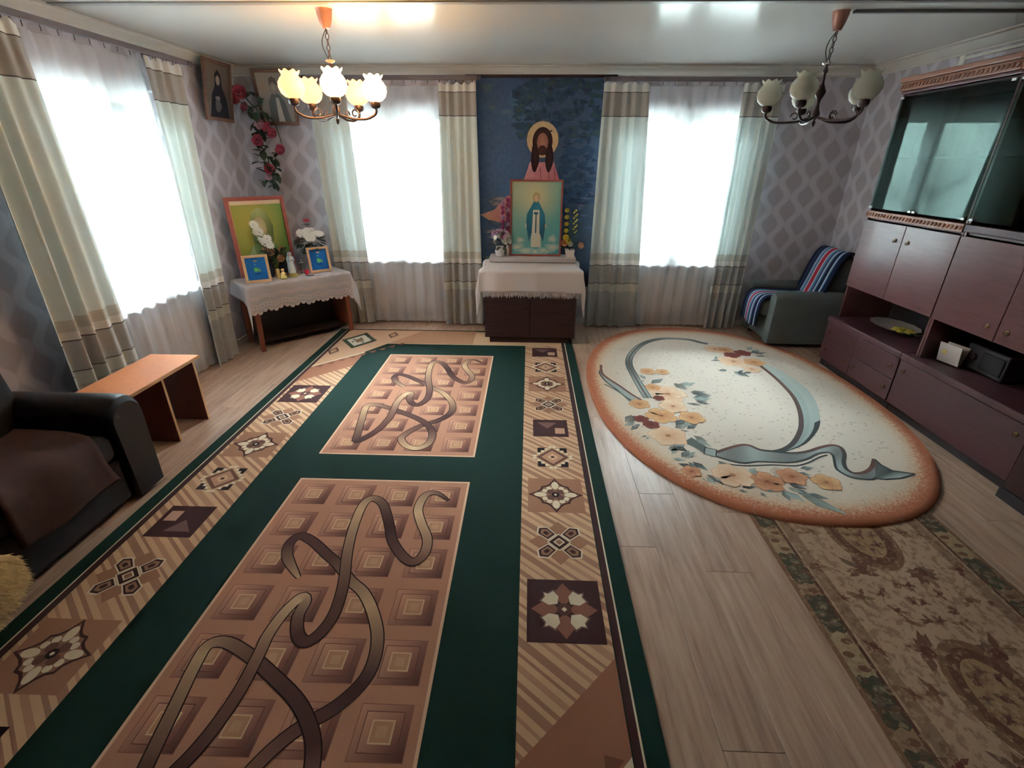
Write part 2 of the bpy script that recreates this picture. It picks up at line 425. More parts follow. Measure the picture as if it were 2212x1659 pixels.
# cornices: stepped cove profile swept along each wall
def cornice(name, p, q, inward):
    prof = [(0, -.085), (.012, -.085), (.014, -.072), (.03, -.066), (.05, -.04), (.062, -.02), (.085, -.016), (.085, -.002), (0, -.002)]
    p = Vector(p); q = Vector(q); n = Vector(inward); m = MB(); vs = []
    for e in (p, q): vs += [e + n * a + Vector((0, 0, ZC + b)) for a, b in prof]
    k = len(prof)
    m.add(vs, [(i, (i + 1) % k, k + (i + 1) % k, k + i) for i in range(k)] + [tuple(range(k - 1, -1, -1)), tuple(range(k, 2 * k))])
    return struct(m.build(name, M['cornice'], None, 35))
cornice('trim_1', (XL, YB, 0), (XR, YB, 0), (0, -1, 0))
cornice('trim_2', (XL, YF, 0), (XL, YB, 0), (1, 0, 0))
cornice('trim_3', (XR, YB, 0), (XR, YF, 0), (-1, 0, 0))
struct(MB().blim(XL, XR, YB - .014, YB, 0, .06).build('baseboard_back', M['cornice']))
struct(MB().blim(XL, XL + .014, YF, YB - .014, 0, .06).build('baseboard_left', M['cornice']))
struct(MB().blim(XR - .014, XR, YF, YB - .014, 0, .06).build('baseboard_right', M['cornice']))

# windows: frame, sashes, panes, sill
def window(name, w, wall):
    a0, a1, z0, z1 = w
    def B(s0, s1, d0, d1, zz0, zz1, bv=.004):
        m = MB()
        if wall == 'back': m.blim(s0, s1, YB + d0, YB + d1, zz0, zz1, bv)
        else: m.blim(XL - d1, XL - d0, s0, s1, zz0, zz1, bv)
        return m
    fr = MB(); t = .055
    for mm in (B(a0, a0 + t, .11, .17, z0, z1), B(a1 - t, a1, .11, .17, z0, z1), B(a0 + t, a1 - t, .11, .17, z0, z0 + t), B(a0 + t, a1 - t, .11, .17, z1 - t, z1)):
        fr.add(mm.v, mm.f)
    root = struct(fr.build(name, M['white']))
    mid = a0 + (a1 - a0) * .52
    B(mid - .035, mid + .035, .112, .168, z0 + t, z1 - t).build('mullion', M['white'], root)
    for s0, s1 in ((a0 + t, mid - .035), (mid + .035, a1 - t)):
        sm = MB(); e = .04
        for mm in (B(s0, s0 + e, .10, .15, z0 + t, z1 - t), B(s1 - e, s1, .10, .15, z0 + t, z1 - t), B(s0 + e, s1 - e, .10, .15, z0 + t, z0 + t + e), B(s0 + e, s1 - e, .10, .15, z1 - t - e, z1 - t)):
            sm.add(mm.v, mm.f)
        sash = sm.build('sash', M['white'], root)
        B(s0 + e - .004, s1 - e + .004, .122, .128, z0 + t + e - .004, z1 - t - e + .004, .001).build('pane', M['glass'], sash)
    B(a0 - .04, a1 + .04, -.055, .11, z0 - .03, z0, .006).build('sill', M['white'], root)
    B(mid - .05, mid - .036, .075, .098, (z0 + z1) / 2 - .06, (z0 + z1) / 2 + .06, .004).build('handle', M['white'], root)
    return root
window('window_1', W1, 'back'); window('window_2', W2, 'back'); window('window_3', W3, 'left')
gr = MB().grid(lambda u, v: (-40 + 80 * u, -10 + 60 * v, -0.8), 8, 8).build('ground', M['soil']); struct(gr)

# trees hinted by green in the windows, massed to block low sky light
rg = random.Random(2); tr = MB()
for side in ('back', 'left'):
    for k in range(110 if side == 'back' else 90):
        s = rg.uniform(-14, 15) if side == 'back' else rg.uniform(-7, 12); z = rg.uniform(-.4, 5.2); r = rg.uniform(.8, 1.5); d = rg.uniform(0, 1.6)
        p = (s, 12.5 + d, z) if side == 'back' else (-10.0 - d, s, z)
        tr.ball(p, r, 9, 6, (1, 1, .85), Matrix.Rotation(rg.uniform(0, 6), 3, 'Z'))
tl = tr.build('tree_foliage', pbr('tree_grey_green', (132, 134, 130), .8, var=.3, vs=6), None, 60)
tl['kind'] = 'stuff'; tag(tl, 'pale green tree foliage washed out by daylight outside the windows, massed to block low sky light', 'trees')

# radiators under the windows
def radiator(label, c, wid, wall, group):
    rz = 0 if wall == 'back' else rad(90)
    t = thing('radiator', label, 'radiator', c, rz, group)
    MB().blim(-wid / 2, wid / 2, -.012, .012, .17, .59, .01, 3).build('front_panel', M['radiator'], t)
    g = MB()
    for k in range(int(wid / .034)): g.blim(-wid / 2 + .02 + k * .034, -wid / 2 + .032 + k * .034, -.016, -.012, .21, .55, .0015, 1)
    g.build('ribs', M['radiator'], t)['kind'] = 'stuff'
    MB().blim(-wid / 2, wid / 2, .012, .03, .17, .585, .004).build('back_panel', M['radiator'], t)
    for s in (-1, 1): MB().blim(s * wid / 3 - .015, s * wid / 3 + .015, .0, .03, 0, .17, .003).build('foot', M['radiator'], t)
    return t
radiator('white panel radiator behind sheer curtain, left of the tapestry', (-1.345, 5.275, 0), .70, 'back', 'radiators')
radiator('white panel radiator behind sheer curtain, right of the tapestry', (1.52, 5.275, 0), .70, 'back', 'radiators')
radiator('white panel radiator under the left wall window behind tulle', (-2.795, 3.58, 0), .76, 'left', 'radiators')

# cable ducts
d = MB().blim(1.86, XR - .09, 3.50, 3.53, ZC - .016, ZC, .003).build('cable_duct', M['duct'])
tag(d, 'grey cable duct crossing the ceiling from unlit chandelier to right wall', 'cable duct')
d = MB().blim(XR - .02, XR, 4.28, 4.33, 2.25, ZC - .087, .004).build('cable_duct', M['white'])
tag(d, 'short white vertical cable duct above the glass cabinet', 'cable duct')
d = MB().blim(XR - .016, XR, 2.4, 4.279, 2.352, 2.372, .003).build('cable_duct', M['white'])
tag(d, 'thin white horizontal cable duct high on right wall', 'cable duct')

# ------------------------------------------------------------------ curtains
def wall_axes(wall):
    if wall == 'back': return Vector((1, 0, 0)), Vector((0, -1, 0)), Vector((0, YB, 0))
    return Vector((0, 1, 0)), Vector((1, 0, 0)), Vector((XL, 0, 0))
BANDS = [('header_tape', 2.315, 2.25, 'c_head'), ('piping', 2.25, 2.244, 'c_line'), ('top_band', 2.244, 2.056, 'c_grey'), ('piping', 2.056, 2.049, 'c_line'),
         ('body', 2.049, .80, 'c_main'), ('speckled_band', .80, .73, 'c_tex'), ('white_band', .73, .68, 'c_head'), ('piping', .68, .672, 'c_line'),
         ('grey_band', .672, .49, 'c_low'), ('piping', .49, .483, 'c_line'), ('pale_band', .483, .40, 'c_tex'), ('lower_band', .40, .012, 'c_low')]
def drape(label, wall, top, bot, folds, amp, dist, seed, group='drapes at the windows'):
    a, n, o = wall_axes(wall); rg = random.Random(seed)
    ph = [rg.uniform(-.5, .5) for _ in range(6)]
    base = o + a * ((top[0] + top[1]) / 2)
    t = thing('drape', label, 'curtain', base + n * dist, 0, group)
    off = base + n * dist
    def P(u, z):
        k = min(1.0, max(0.0, (2.315 - z) / 2.3)); kk = k ** .8
        s0 = top[0] + (bot[0] - top[0]) * kk; s1 = top[1] + (bot[1] - top[1]) * kk
        w = u + .018 * math.sin(2 * math.pi * (u * folds * .5 + ph[0])) + .008 * math.sin(9 * u + 3 * k + ph[1])
        th = 2 * math.pi * (folds * w) + ph[2] + .5 * math.sin(2.2 * k + ph[3])
        f = math.sin(th) + .16 * math.sin(2 * th + ph[4]) + .25 * math.sin(th * .37 + 2 * k)
        am = amp * (.55 + .55 * min(1, k * 3)) * (.8 + .3 * math.sin(5 * u + ph[5]))
        top_wave = .010 * math.sin(th + 1) if z > 2.30 else 0
        return o + a * (s0 + (s1 - s0) * u) + n * (dist + f * am) + Vector((0, 0, z + top_wave)) - off
    for nm, z1, z0, mt in BANDS:
        nv = max(1, int((z1 - z0) / .06))
        m = MB().grid(lambda u, v: P(u, z1 + (z0 - z1) * v), int(folds * 16), nv)
        m.build(nm, M[mt], t, 180)
    hk = MB()
    for i in range(int(folds) + 1):
        p = P(min(.98, i / folds + .03), 2.30); hk.tube([p + Vector((0, 0, 0)) - n * .006, p + Vector((0, 0, .045)) - n * .004], .004, 6)
    hk.build('hooks', M['rail'], t)['kind'] = 'stuff'
    return t
drape('gathered ivory drape with taupe bands just right of the lace-covered corner table', 'back', (-2.10, -1.74), (-2.06, -1.69), 4, .020, .125, 1)
drape('gathered ivory drape with grey lower bands, directly left of the tapestry', 'back', (-.86, -.515), (-.905, -.485), 4.5, .022, .125, 2)
drape('gathered ivory drape with grey lower bands, directly right of the tapestry', 'back', (.667, 1.076), (.64, 1.20), 4.5, .022, .125, 3)
drape('gathered ivory drape with grey lower bands beside the dark grey armchair', 'back', (1.936, 2.30), (1.945, 2.27), 4, .022, .125, 4)
drape('wide ivory and grey drape at left edge, behind the small orange table', 'left', (2.58, 3.015), (2.52, 3.09), 4.5, .030, .135, 5)
drape('ivory and grey drape on left wall beside the corner table', 'left', (3.93, 4.33), (3.84, 4.20), 3.5, .026, .135, 6)

def tulle(label, wall, s0, s1, dist, folds, seed):
    a, n, o = wall_axes(wall); rg = random.Random(seed); ph = rg.uniform(0, 6)
    def P(u, v):
        z = 2.30 + (.03 - 2.30) * v; th = 2 * math.pi * folds * u + ph + .6 * math.sin(3 * v + 7 * u)
        return o + a * (s0 + (s1 - s0) * u) + n * (dist + .011 * math.sin(th) + .003 * math.sin(2.3 * th + v)) + Vector((0, 0, z))
    ob = MB().grid(P, int(folds * 16), 30).build('sheer_curtain', M['sheer'], None, 180)
    tag(ob, label, 'curtain', 'tulle curtains')
    hm = MB().grid(lambda u, v: P(u, .985 + .015 * v) + n * .001, int(folds * 16), 1).build('hem', M['sheer'], ob, 180)
    return ob
tulle('white sheer tulle over the bright window between corner table and tapestry', 'back', -1.80, -.83, .082, 7, 11)
tulle('white sheer tulle over the bright window between tapestry and armchair', 'back', 1.03, 1.99, .082, 7, 12)
tulle('white sheer tulle over the large window on the left wall', 'left', 2.98, 3.96, .088, 7.5, 13)

def rail(label, wall, s0, s1, dist, z):
    a, n, o = wall_axes(wall)
    t = thing('curtain_rail', label, 'curtain rail', o + a * ((s0 + s1) / 2) + n * dist, 0 if wall == 'back' else rad(90), 'curtain rails')
    L = (s1 - s0) / 2; sg = 1 if wall == 'back' else -1   # local y points away from the room on the back wall
    MB().blim(-L, L, -.03, -.018, z - .006, z + .034, .004).build('front_profile', M['rail'], t)
    MB().blim(-L, L, -.018, .02, z + .006, z + .016, .002).build('track', M['rail'], t)
    for e in (-1, 1):
        MB().lathe([(.001, -.03), (.016, -.026), (.022, -.01), (.014, .008), (.02, .014), (.014, .026), (.001, .03)], (0, 0, 0), 14).build('end_cap', M['rail'], t).matrix_local = Matrix.Translation((e * (L + .012), -.024, z + .014)) @ Matrix.Rotation(rad(90), 4, 'Y')
    for e in (-.7, .7):
        MB().blim(e * L - .012, e * L + .012, .0, dist, z + .016, z + .03, .003).build('bracket', M['rail'], t)
    hk = MB()
    for i in range(int(L * 2 / .11)):
        x = -L + .06 + i * .11; hk.tube([(x, .0, z + .008), (x, .0, z - .03)], .003, 6)
    hk.build('gliders', M['rail'], t)['kind'] = 'stuff'
rail('long brown double curtain rail on back wall, left of the tapestry', 'back', -2.12, -.50, .115, 2.345)
rail('long brown double curtain rail on back wall, right of the tapestry', 'back', .70, 2.44, .115, 2.335)
rail('long brown double curtain rail on the left wall', 'left', 2.45, 4.42, .12, 2.335)
RIB = [(0.39, 0.682), (0.317, 0.744), (0.258, 0.725), (0.241, 0.612), (0.277, 0.507), (0.331, 0.392), (0.336, 0.295), (0.298, 0.24), (0.238, 0.277), (0.168, 0.371), (0.122, 0.485), (0.051, 0.635), (-0.018, 0.686), (-0.056, 0.63), (-0.049, 0.462), (-0.022, 0.293), (0.024, 0.111), (0.041, -0.034), (0.023, -0.126), (-0.018, -0.173), (-0.065, -0.141), (-0.098, -0.063), (-0.099, 0.007), (-0.125, 0.03), (-0.16, -0.043), (-0.176, -0.146), (-0.171, -0.223), (-0.168, -0.367), (-0.188, -0.502), (-0.229, -0.612), (-0.298, -0.703), (-0.323, -0.598), (-0.355, -0.415), (-0.379, -0.274), (-0.378, -0.199), (-0.316, -0.186), (-0.203, -0.235), (-0.088, -0.303), (0.026, -0.378), (0.096, -0.443), (0.153, -0.524), (0.181, -0.629), (0.168, -0.721), (0.11, -0.772), (0.035, -0.743), (-0.013, -0.671), (-0.012, -0.62), (0.032, -0.539), (0.092, -0.472), (0.174, -0.411), (0.237, -0.329), (0.258, -0.246), (0.243, -0.139), (0.19, -0.027), (0.122, 0.066), (0.048, 0.125), (-0.034, 0.211), (-0.114, 0.275), (-0.21, 0.353), (-0.287, 0.387), (-0.314, 0.335), (-0.287, 0.253), (-0.224, 0.177), (-0.181, 0.132)]
ARC = [(0.939, 3.372), (0.928, 3.569), (0.92, 3.803), (0.919, 4.026), (0.953, 4.209), (1.025, 4.386), (1.137, 4.578), (1.265, 4.708), (1.4, 4.776), (1.538, 4.782), (1.666, 4.753), (1.745, 4.681), (1.813, 4.635)]
TAILU = [(0.668, 4.033), (0.652, 3.863), (0.685, 3.74), (0.758, 3.593), (0.824, 3.441), (0.881, 3.341)]
TAILL = [(0.63, 3.88), (0.635, 3.79), (0.665, 3.655), (0.721, 3.528), (0.774, 3.38), (0.834, 3.297)]
TAILLINE = [(0.64, 3.621), (0.696, 3.543), (0.752, 3.438), (0.793, 3.309)]
CRI = [(2.089, 4.08), (2.101, 3.875), (2.096, 3.654), (2.071, 3.437), (2.005, 3.213), (1.915, 3.01), (1.829, 2.87), (1.722, 2.739), (1.623, 2.665), (1.538, 2.637)]
CRO = [(2.152, 4.122), (2.216, 3.972), (2.245, 3.794), (2.255, 3.597), (2.21, 3.386), (2.124, 3.167), (2.031, 2.992), (1.919, 2.852), (1.792, 2.732), (1.62, 2.636)]
BU = [(1.2, 2.619), (1.291, 2.671), (1.392, 2.715), (1.442, 2.707), (1.485, 2.66), (1.572, 2.644), (1.668, 2.629), (1.773, 2.652), (1.884, 2.706), (1.974, 2.736), (2.013, 2.711), (1.991, 2.633), (1.932, 2.538), (1.907, 2.467), (1.927, 2.425), (1.991, 2.436), (2.068, 2.491), (2.141, 2.583)]
BL = [(1.183, 2.571), (1.249, 2.527), (1.319, 2.504), (1.374, 2.515), (1.429, 2.526), (1.516, 2.521), (1.618, 2.525), (1.729, 2.566), (1.821, 2.626), (1.894, 2.648), (1.91, 2.62), (1.894, 2.573), (1.868, 2.517), (1.848, 2.456), (1.877, 2.39), (1.94, 2.368), (2.022, 2.38), (2.141, 2.52)]
BTAIL = [(2.141, 2.583), (2.141, 2.52), (2.17, 2.46), (2.28, 2.431), (2.168, 2.386), (2.072, 2.369), (2.022, 2.38)]
BLINE = [(1.174, 2.515), (1.252, 2.483), (1.349, 2.478), (1.484, 2.493), (1.621, 2.489), (1.72, 2.529), (1.811, 2.588), (1.878, 2.618)]
KNOT = [(1.145, 2.675), (1.21, 2.648), (1.176, 2.565), (1.115, 2.596)]
STEM = [(1.024, 2.73), (1.097, 2.796), (1.161, 2.675), (1.118, 2.606), (1.081, 2.672)]
FLW = [(1.112, 3.454, 0.138, 'p'), (1.022, 3.376, 0.042, 'r'), (1.054, 3.9, 0.066, 'o'), (1.175, 3.894, 0.058, 'o'), (1.095, 3.24, 0.099, 'p'), (0.854, 3.27, 0.076, 'o'), (0.972, 3.091, 0.108, 'o'), (0.818, 3.035, 0.049, 'r'), (0.87, 2.954, 0.054, 'r'), (1.179, 3.07, 0.089, 'o'), (0.948, 2.811, 0.123, 'p'), (1.023, 3.573, 0.061, 'o'), (1.828, 4.484, 0.098, 'p'), (1.921, 4.474, 0.074, 'o'), (1.93, 4.328, 0.071, 'r'), (2.056, 4.391, 0.077, 'r'), (1.886, 4.17, 0.13, 'p'), (2.07, 4.159, 0.092, 'o'), (1.979, 3.991, 0.074, 'p'), (1.206, 2.374, 0.112, 'p'), (1.379, 2.321, 0.091, 'q'), (1.493, 2.416, 0.044, 'w'), (1.546, 2.376, 0.078, 'q'), (1.714, 2.327, 0.075, 'o'), (0.979, 2.403, 0.054, 'q')]
LEAF = [(1.262, 3.616, 1.364, 3.686), (1.225, 3.68, 1.32, 3.587), (1.292, 3.492, 1.425, 3.498), (1.279, 3.402, 1.418, 3.438), (1.231, 3.287, 1.315, 3.236), (1.282, 3.331, 1.366, 3.279), (0.761, 3.107, 0.695, 3.005), (0.761, 2.984, 0.673, 2.945), (0.777, 2.95, 0.709, 2.889), (1.022, 2.925, 1.112, 2.999), (1.085, 2.905, 1.159, 2.966), (1.039, 2.903, 1.126, 2.93), (0.926, 2.685, 0.889, 2.664), (0.953, 2.667, 0.895, 2.606), (0.997, 3.703, 0.97, 3.77), (1.045, 3.672, 1.168, 3.78), (1.097, 2.796, 1.152, 2.695), (0.81, 2.784, 0.778, 2.74), (1.032, 2.612, 0.958, 2.687), (0.963, 2.552, 1.037, 2.631), (1.017, 2.669, 0.948, 2.608), (1.786, 4.186, 1.718, 4.162), (1.756, 4.144, 1.762, 4.247), (2.144, 4.395, 2.26, 4.445), (2.148, 4.329, 2.229, 4.355), (2.156, 4.463, 2.251, 4.536), (1.761, 3.951, 1.689, 3.91), (1.819, 3.953, 1.878, 3.847), (1.856, 3.9, 1.929, 3.94), (0.912, 2.513, 1.003, 2.481), (1.004, 2.517, 1.057, 2.431), (0.943, 2.444, 1.016, 2.396), (1.06, 2.381, 1.111, 2.334), (1.037, 2.339, 1.076, 2.317), (1.08, 2.301, 1.117, 2.271), (1.202, 2.252, 1.264, 2.247), (1.316, 2.219, 1.352, 2.177), (1.442, 2.254, 1.454, 2.167), (1.47, 2.255, 1.534, 2.184), (1.503, 2.287, 1.599, 2.223), (1.501, 2.227, 1.641, 2.105), (1.558, 2.214, 1.654, 2.175), (1.619, 2.446, 1.694, 2.441), (1.637, 2.405, 1.649, 2.372), (1.375, 2.445, 1.317, 2.375), (1.181, 2.507, 1.167, 2.524), (1.161, 2.479, 1.222, 2.456)]
def flat(x, y, h): return (x, y, RZ + h)
# big green rug: outline, then layered woven pattern, all in metres about the rug's centre
RCX, RCY, RHX, RHY = -0.772, 2.385, 1.228, 2.575
RZ = 0.0
GREEN = (17, 42, 36); CREAM = (200, 160, 127); TAN = (176, 132, 106); BROWN = (136, 87, 69); DARK = (67, 40, 41); LIGHT = (214, 194, 167); MIDB = (154, 109, 85); INK = (41, 27, 30)
GTHICK = .009
rug = PR(lambda x, y, h: (x, y, GTHICK + h))
rug.rect(-RHX, -RHY, RHX, RHY, GREEN, 0)
def both(fn):
    """the border repeats turned by half a turn about the centre"""
    fn(lambda p: p); fn(lambda p: (-p[0], -p[1]))
class V:
    def __init__(s, pr, tf): s.p = pr; s.t = tf
    def poly(s, pts, col, layer): s.p.poly([s.t(q) for q in pts], col, layer)
    def rect(s, x0, y0, x1, y1, col, layer): s.poly([(x0, y0), (x1, y0), (x1, y1), (x0, y1)], col, layer)
    def disc(s, cx, cy, rx, ry, col, layer, n=16): s.poly([(cx + rx * math.cos(2 * math.pi * k / n), cy + ry * math.sin(2 * math.pi * k / n)) for k in range(n)], col, layer)
BX0, BX1 = -.01 - RCX, .346 - RCX           # cream border along the right side
def border(tf):
    v = V(rug, tf)
    v.rect(BX0, -2.545, BX1, 2.545, CREAM, 1)
    # slanted tan stripes
    y = -2.9; k = 0
    while y < 2.5:
        w = (.030, .016, .042, .022)[k % 4]; a = y; b = y + w; sl = .30
        pts = [(BX0, a + sl), (BX0, b + sl), (BX1, b), (BX1, a)]
        if a > -2.5 and b + sl < 2.5: v.poly(pts, mixc(CREAM, (146, 104, 84), .8 if k % 3 else .45), 2)
        y += w + (.030, .024, .034)[k % 3]; k += 1
    v.rect(BX1 + .004, -2.545, BX1 + .032, 2.545, DARK, 1)
    v.rect(BX1 + .032, -2.545, BX1 + .039, 2.545, LIGHT, 1)
both(border)
def band(tf):                                   # end borders
    v = V(rug, tf)
    v.rect(-BX1, 2.13, BX1, 2.53, CREAM, 3)
    v.rect(-BX1, 2.13, BX1, 2.137, LIGHT, 4)
both(band)
def m_rect(v, cx, cy, s=1.0):
    hw, hh = .118, .115
    v.rect(cx - hw, cy - hh, cx + hw, cy + hh, DARK, 5)
    v.poly([(cx - .09 * 1, cy + .075), (cx + .045, cy + .075), (cx - .02, cy - .01)], (111, 80, 76), 6)
    v.rect(cx + .03, cy - .075, cx + .095, cy + .0, (178, 138, 116), 6)
def m_diamond(v, cx, cy):
    v.rect(cx - .092, cy - .105, cx + .092, cy + .105, INK, 5)
    v.poly([(cx - .125, cy), (cx, cy + .13), (cx + .125, cy), (cx, cy - .13)], (187, 151, 116), 6)
    v.poly([(cx - .1, cy), (cx, cy + .1), (cx + .1, cy), (cx, cy - .1)], (107, 70, 60), 7)
    v.poly([(cx - .07, cy), (cx, cy + .075), (cx + .07, cy), (cx, cy - .075)], TAN, 8)
    v.poly([(cx - .035, cy), (cx, cy + .036), (cx + .035, cy), (cx, cy - .036)], CREAM, 9); v.rect(cx - .01, cy - .01, cx + .01, cy + .01, DARK, 10)
    for k in range(5):
        t = (k + .5) / 5
        for sx in (-1, 1):
            for sy in (-1, 1):
                x = cx + sx * .122 * (1 - t); y = cy + sy * .128 * t
                v.rect(x - .010, y - .010, x + .010, y + .010, LIGHT, 9)
def m_flower(v, cx, cy):
    v.rect(cx - .15, cy - .148, cx + .15, cy + .148, MIDB, 5)
    n = 24; pts = []
    for k in range(n):
        a = 2 * math.pi * k / n; r = .128 / (abs(math.cos(a)) + abs(math.sin(a))) * (1.04 + .10 * math.cos(8 * a))
        pts.append((cx + r * math.cos(a) * 1.02, cy + r * math.sin(a) * 1.02))
    v.poly(pts, DARK, 6)
    v.poly([(cx + (p[0] - cx) * .88, cy + (p[1] - cy) * .88) for p in pts], (136, 98, 78), 7)
    for k in range(4):
        a = k * math.pi / 2
        c = (cx + .082 * math.cos(a), cy + .082 * math.sin(a)); lx, ly = (.034, .02) if k % 2 == 0 else (.02, .034)
        v.disc(c[0], c[1], lx, ly, LIGHT, 8)
        b = a + math.pi / 4
        for q in (-.25, .25): v.disc(cx + .066 * math.cos(b + q), cy + .066 * math.sin(b + q), .016, .016, LIGHT, 8, 10)
        v.disc(cx + .035 * math.cos(b), cy + .035 * math.sin(b), .022, .022, (105, 70, 61), 9, 10)
    v.disc(cx, cy, .022, .022, INK, 10, 10); v.disc(cx, cy, .008, .008, LIGHT, 11, 8)
def m_star(v, cx, cy):
    for k in range(4):
        a = k * math.pi / 2; c, s = math.cos(a), math.sin(a)
        q = [(.03, -.05), (.10, -.04), (.145, 0), (.10, .04), (.03, .05)]
        v.poly([(cx + x * c - y * s, cy + x * s + y * c) for x, y in q], MIDB, 5)
        a += math.pi / 4; c, s = math.cos(a), math.sin(a)
        for f, col, ly in ((1.0, LIGHT, 6), (.84, DARK, 7), (.6, (145, 105, 83), 8), (.3, DARK, 9)):
            q = [(.085 + f * x, f * y) for x, y in ((-.042, -.03), (.03, -.036), (.058, 0), (.03, .036), (-.042, .03))]
            v.poly([(cx + x * c - y * s, cy + x * s + y * c) for x, y in q], col, ly)
    for f, col, ly in ((.058, LIGHT, 6), (.05, DARK, 7), (.028, LIGHT, 8), (.02, (136, 98, 80), 9)):
        v.poly([(cx - f, cy), (cx, cy + f), (cx + f, cy), (cx, cy - f)], col, ly)
def m_square(v, cx, cy):
    v.rect(cx - .152, cy - .153, cx + .152, cy + .153, DARK, 5)
    for k in range(4):
        a = k * math.pi / 2; c, s = math.cos(a), math.sin(a)
        q = [(.02, 0), (.05, -.032), (.09, -.034), (.135, 0), (.09, .034), (.05, .032)]
        v.poly([(cx + x * c - y * s, cy + x * s + y * c) for x, y in q], (136, 89, 74), 7)
        a += math.pi / 4; c, s = math.cos(a), math.sin(a)
        q = [(.035, 0), (.06, -.038), (.10, -.045), (.105, -.012), (.125, 0), (.105, .012), (.10, .045), (.06, .038)]
        v.poly([(cx + x * c - y * s, cy + x * s + y * c) for x, y in q], (109, 83, 76), 6)
        v.poly([(cx + (x * .86 + .008) * c - y * .8 * s, cy + (x * .86 + .008) * s + y * .8 * c) for x, y in q], LIGHT, 8)
    v.disc(cx, cy, .03, .03, (87, 56, 52), 9, 12); v.poly([(cx - .012, cy), (cx, cy + .012), (cx + .012, cy), (cx, cy - .012)], LIGHT, 10)
def motifs(tf):
    v = V(rug, tf); cx = .174 - RCX
    for fn, y in ((m_square, 1.416), (m_star, 1.80), (m_flower, 2.163), (m_diamond, 2.535), (m_rect, 2.895), (m_star, 3.25), (m_flower, 3.62), (m_diamond, 3.975), (m_rect, 4.345)):
        fn(v, cx, y - RCY)
    # plain corner: brown wedge, toothed bar, eye motif
    X, Y = BX1, -2.545
    v.poly([(X, -1.176), (X, Y), (BX0 - 1.0, Y), (BX0 - 1.0, Y + .40), (BX0 + .03, Y + .415), (BX0 + .03, -1.54)], BROWN if False else (171, 127, 98), 12)
    v.poly([(X, -1.176), (X, -1.5), (BX0, -1.86), (BX0, -1.54)], (152, 101, 78), 13)
    v.poly([(X, -1.50), (X, -1.53), (BX0, -1.89), (BX0, -1.86)], LIGHT, 14)
    e = [(X - .015, -1.52), (X - .015, Y + .02), (X - 1.05, Y + .02)]
    v.poly([(X - .005, -1.53), (X - .005, Y + .01), (X - .78, Y + .01), (BX0, -1.89)], (191, 149, 120), 14)
    for k in range(9):
        t = (k + .5) / 9; x = X - .02 - t * (X - BX0 + .30); y = -1.51 - t * (.365 + .30 * 1.02)
        v.poly([(x - .032, y - .028), (x + .032, y + .036), (x - .028, y + .05)], (123, 76, 60), 16)
    for f, col, ly in ((.19, (63, 69, 52), 15), (.135, (214, 203, 185), 17), (.055, (145, 116, 87), 18)):
        c = (X - .20, -2.21); v.poly([(c[0] - f * .95, c[1]), (c[0], c[1] + f * 1.25), (c[0] + f * .95, c[1]), (c[0], c[1] - f * 1.25)], col, ly)
    for dx, dy in ((-.05, .05), (.05, .05), (0, -.06), (.06, -.02)): v.poly([(X - .20 + dx - .016, -2.21 + dy), (X - .20 + dx, -2.21 + dy + .02), (X - .20 + dx + .016, -2.21 + dy), (X - .20 + dx, -2.21 + dy - .02)], (63, 69, 52), 18)
    for c in ((X - .05, -1.90), (X - .50, -2.39)):
        v.poly([(c[0] - .055, c[1]), (c[0], c[1] + .10), (c[0] + .055, c[1]), (c[0], c[1] - .10)], (101, 69, 52), 15)
        v.poly([(c[0] - .033, c[1]), (c[0], c[1] + .06), (c[0] + .033, c[1]), (c[0], c[1] - .06)], TAN, 17)
    # medallion in the end border
    c = (.14, -2.33)
    v.rect(c[0] - .15, -2.53, c[0] + .15, -2.14, (187, 154, 127), 6)
    for f, col, ly in ((1, (120, 83, 70), 7), (.82, (202, 172, 145), 8), (.5, (136, 100, 83), 9), (.25, LIGHT, 10)):
        v.poly([(c[0] + .13 * f * math.cos(k * math.pi / 4) * (1 if k % 2 == 0 else .8), c[1] + .17 * f * math.sin(k * math.pi / 4) * (1 if k % 2 == 0 else .8)) for k in range(8)], col, ly)
both(motifs)
RIBC = [(80, 50, 48), (204, 170, 134), (120, 84, 72), (66, 40, 40), (190, 154, 120), (90, 60, 54)]
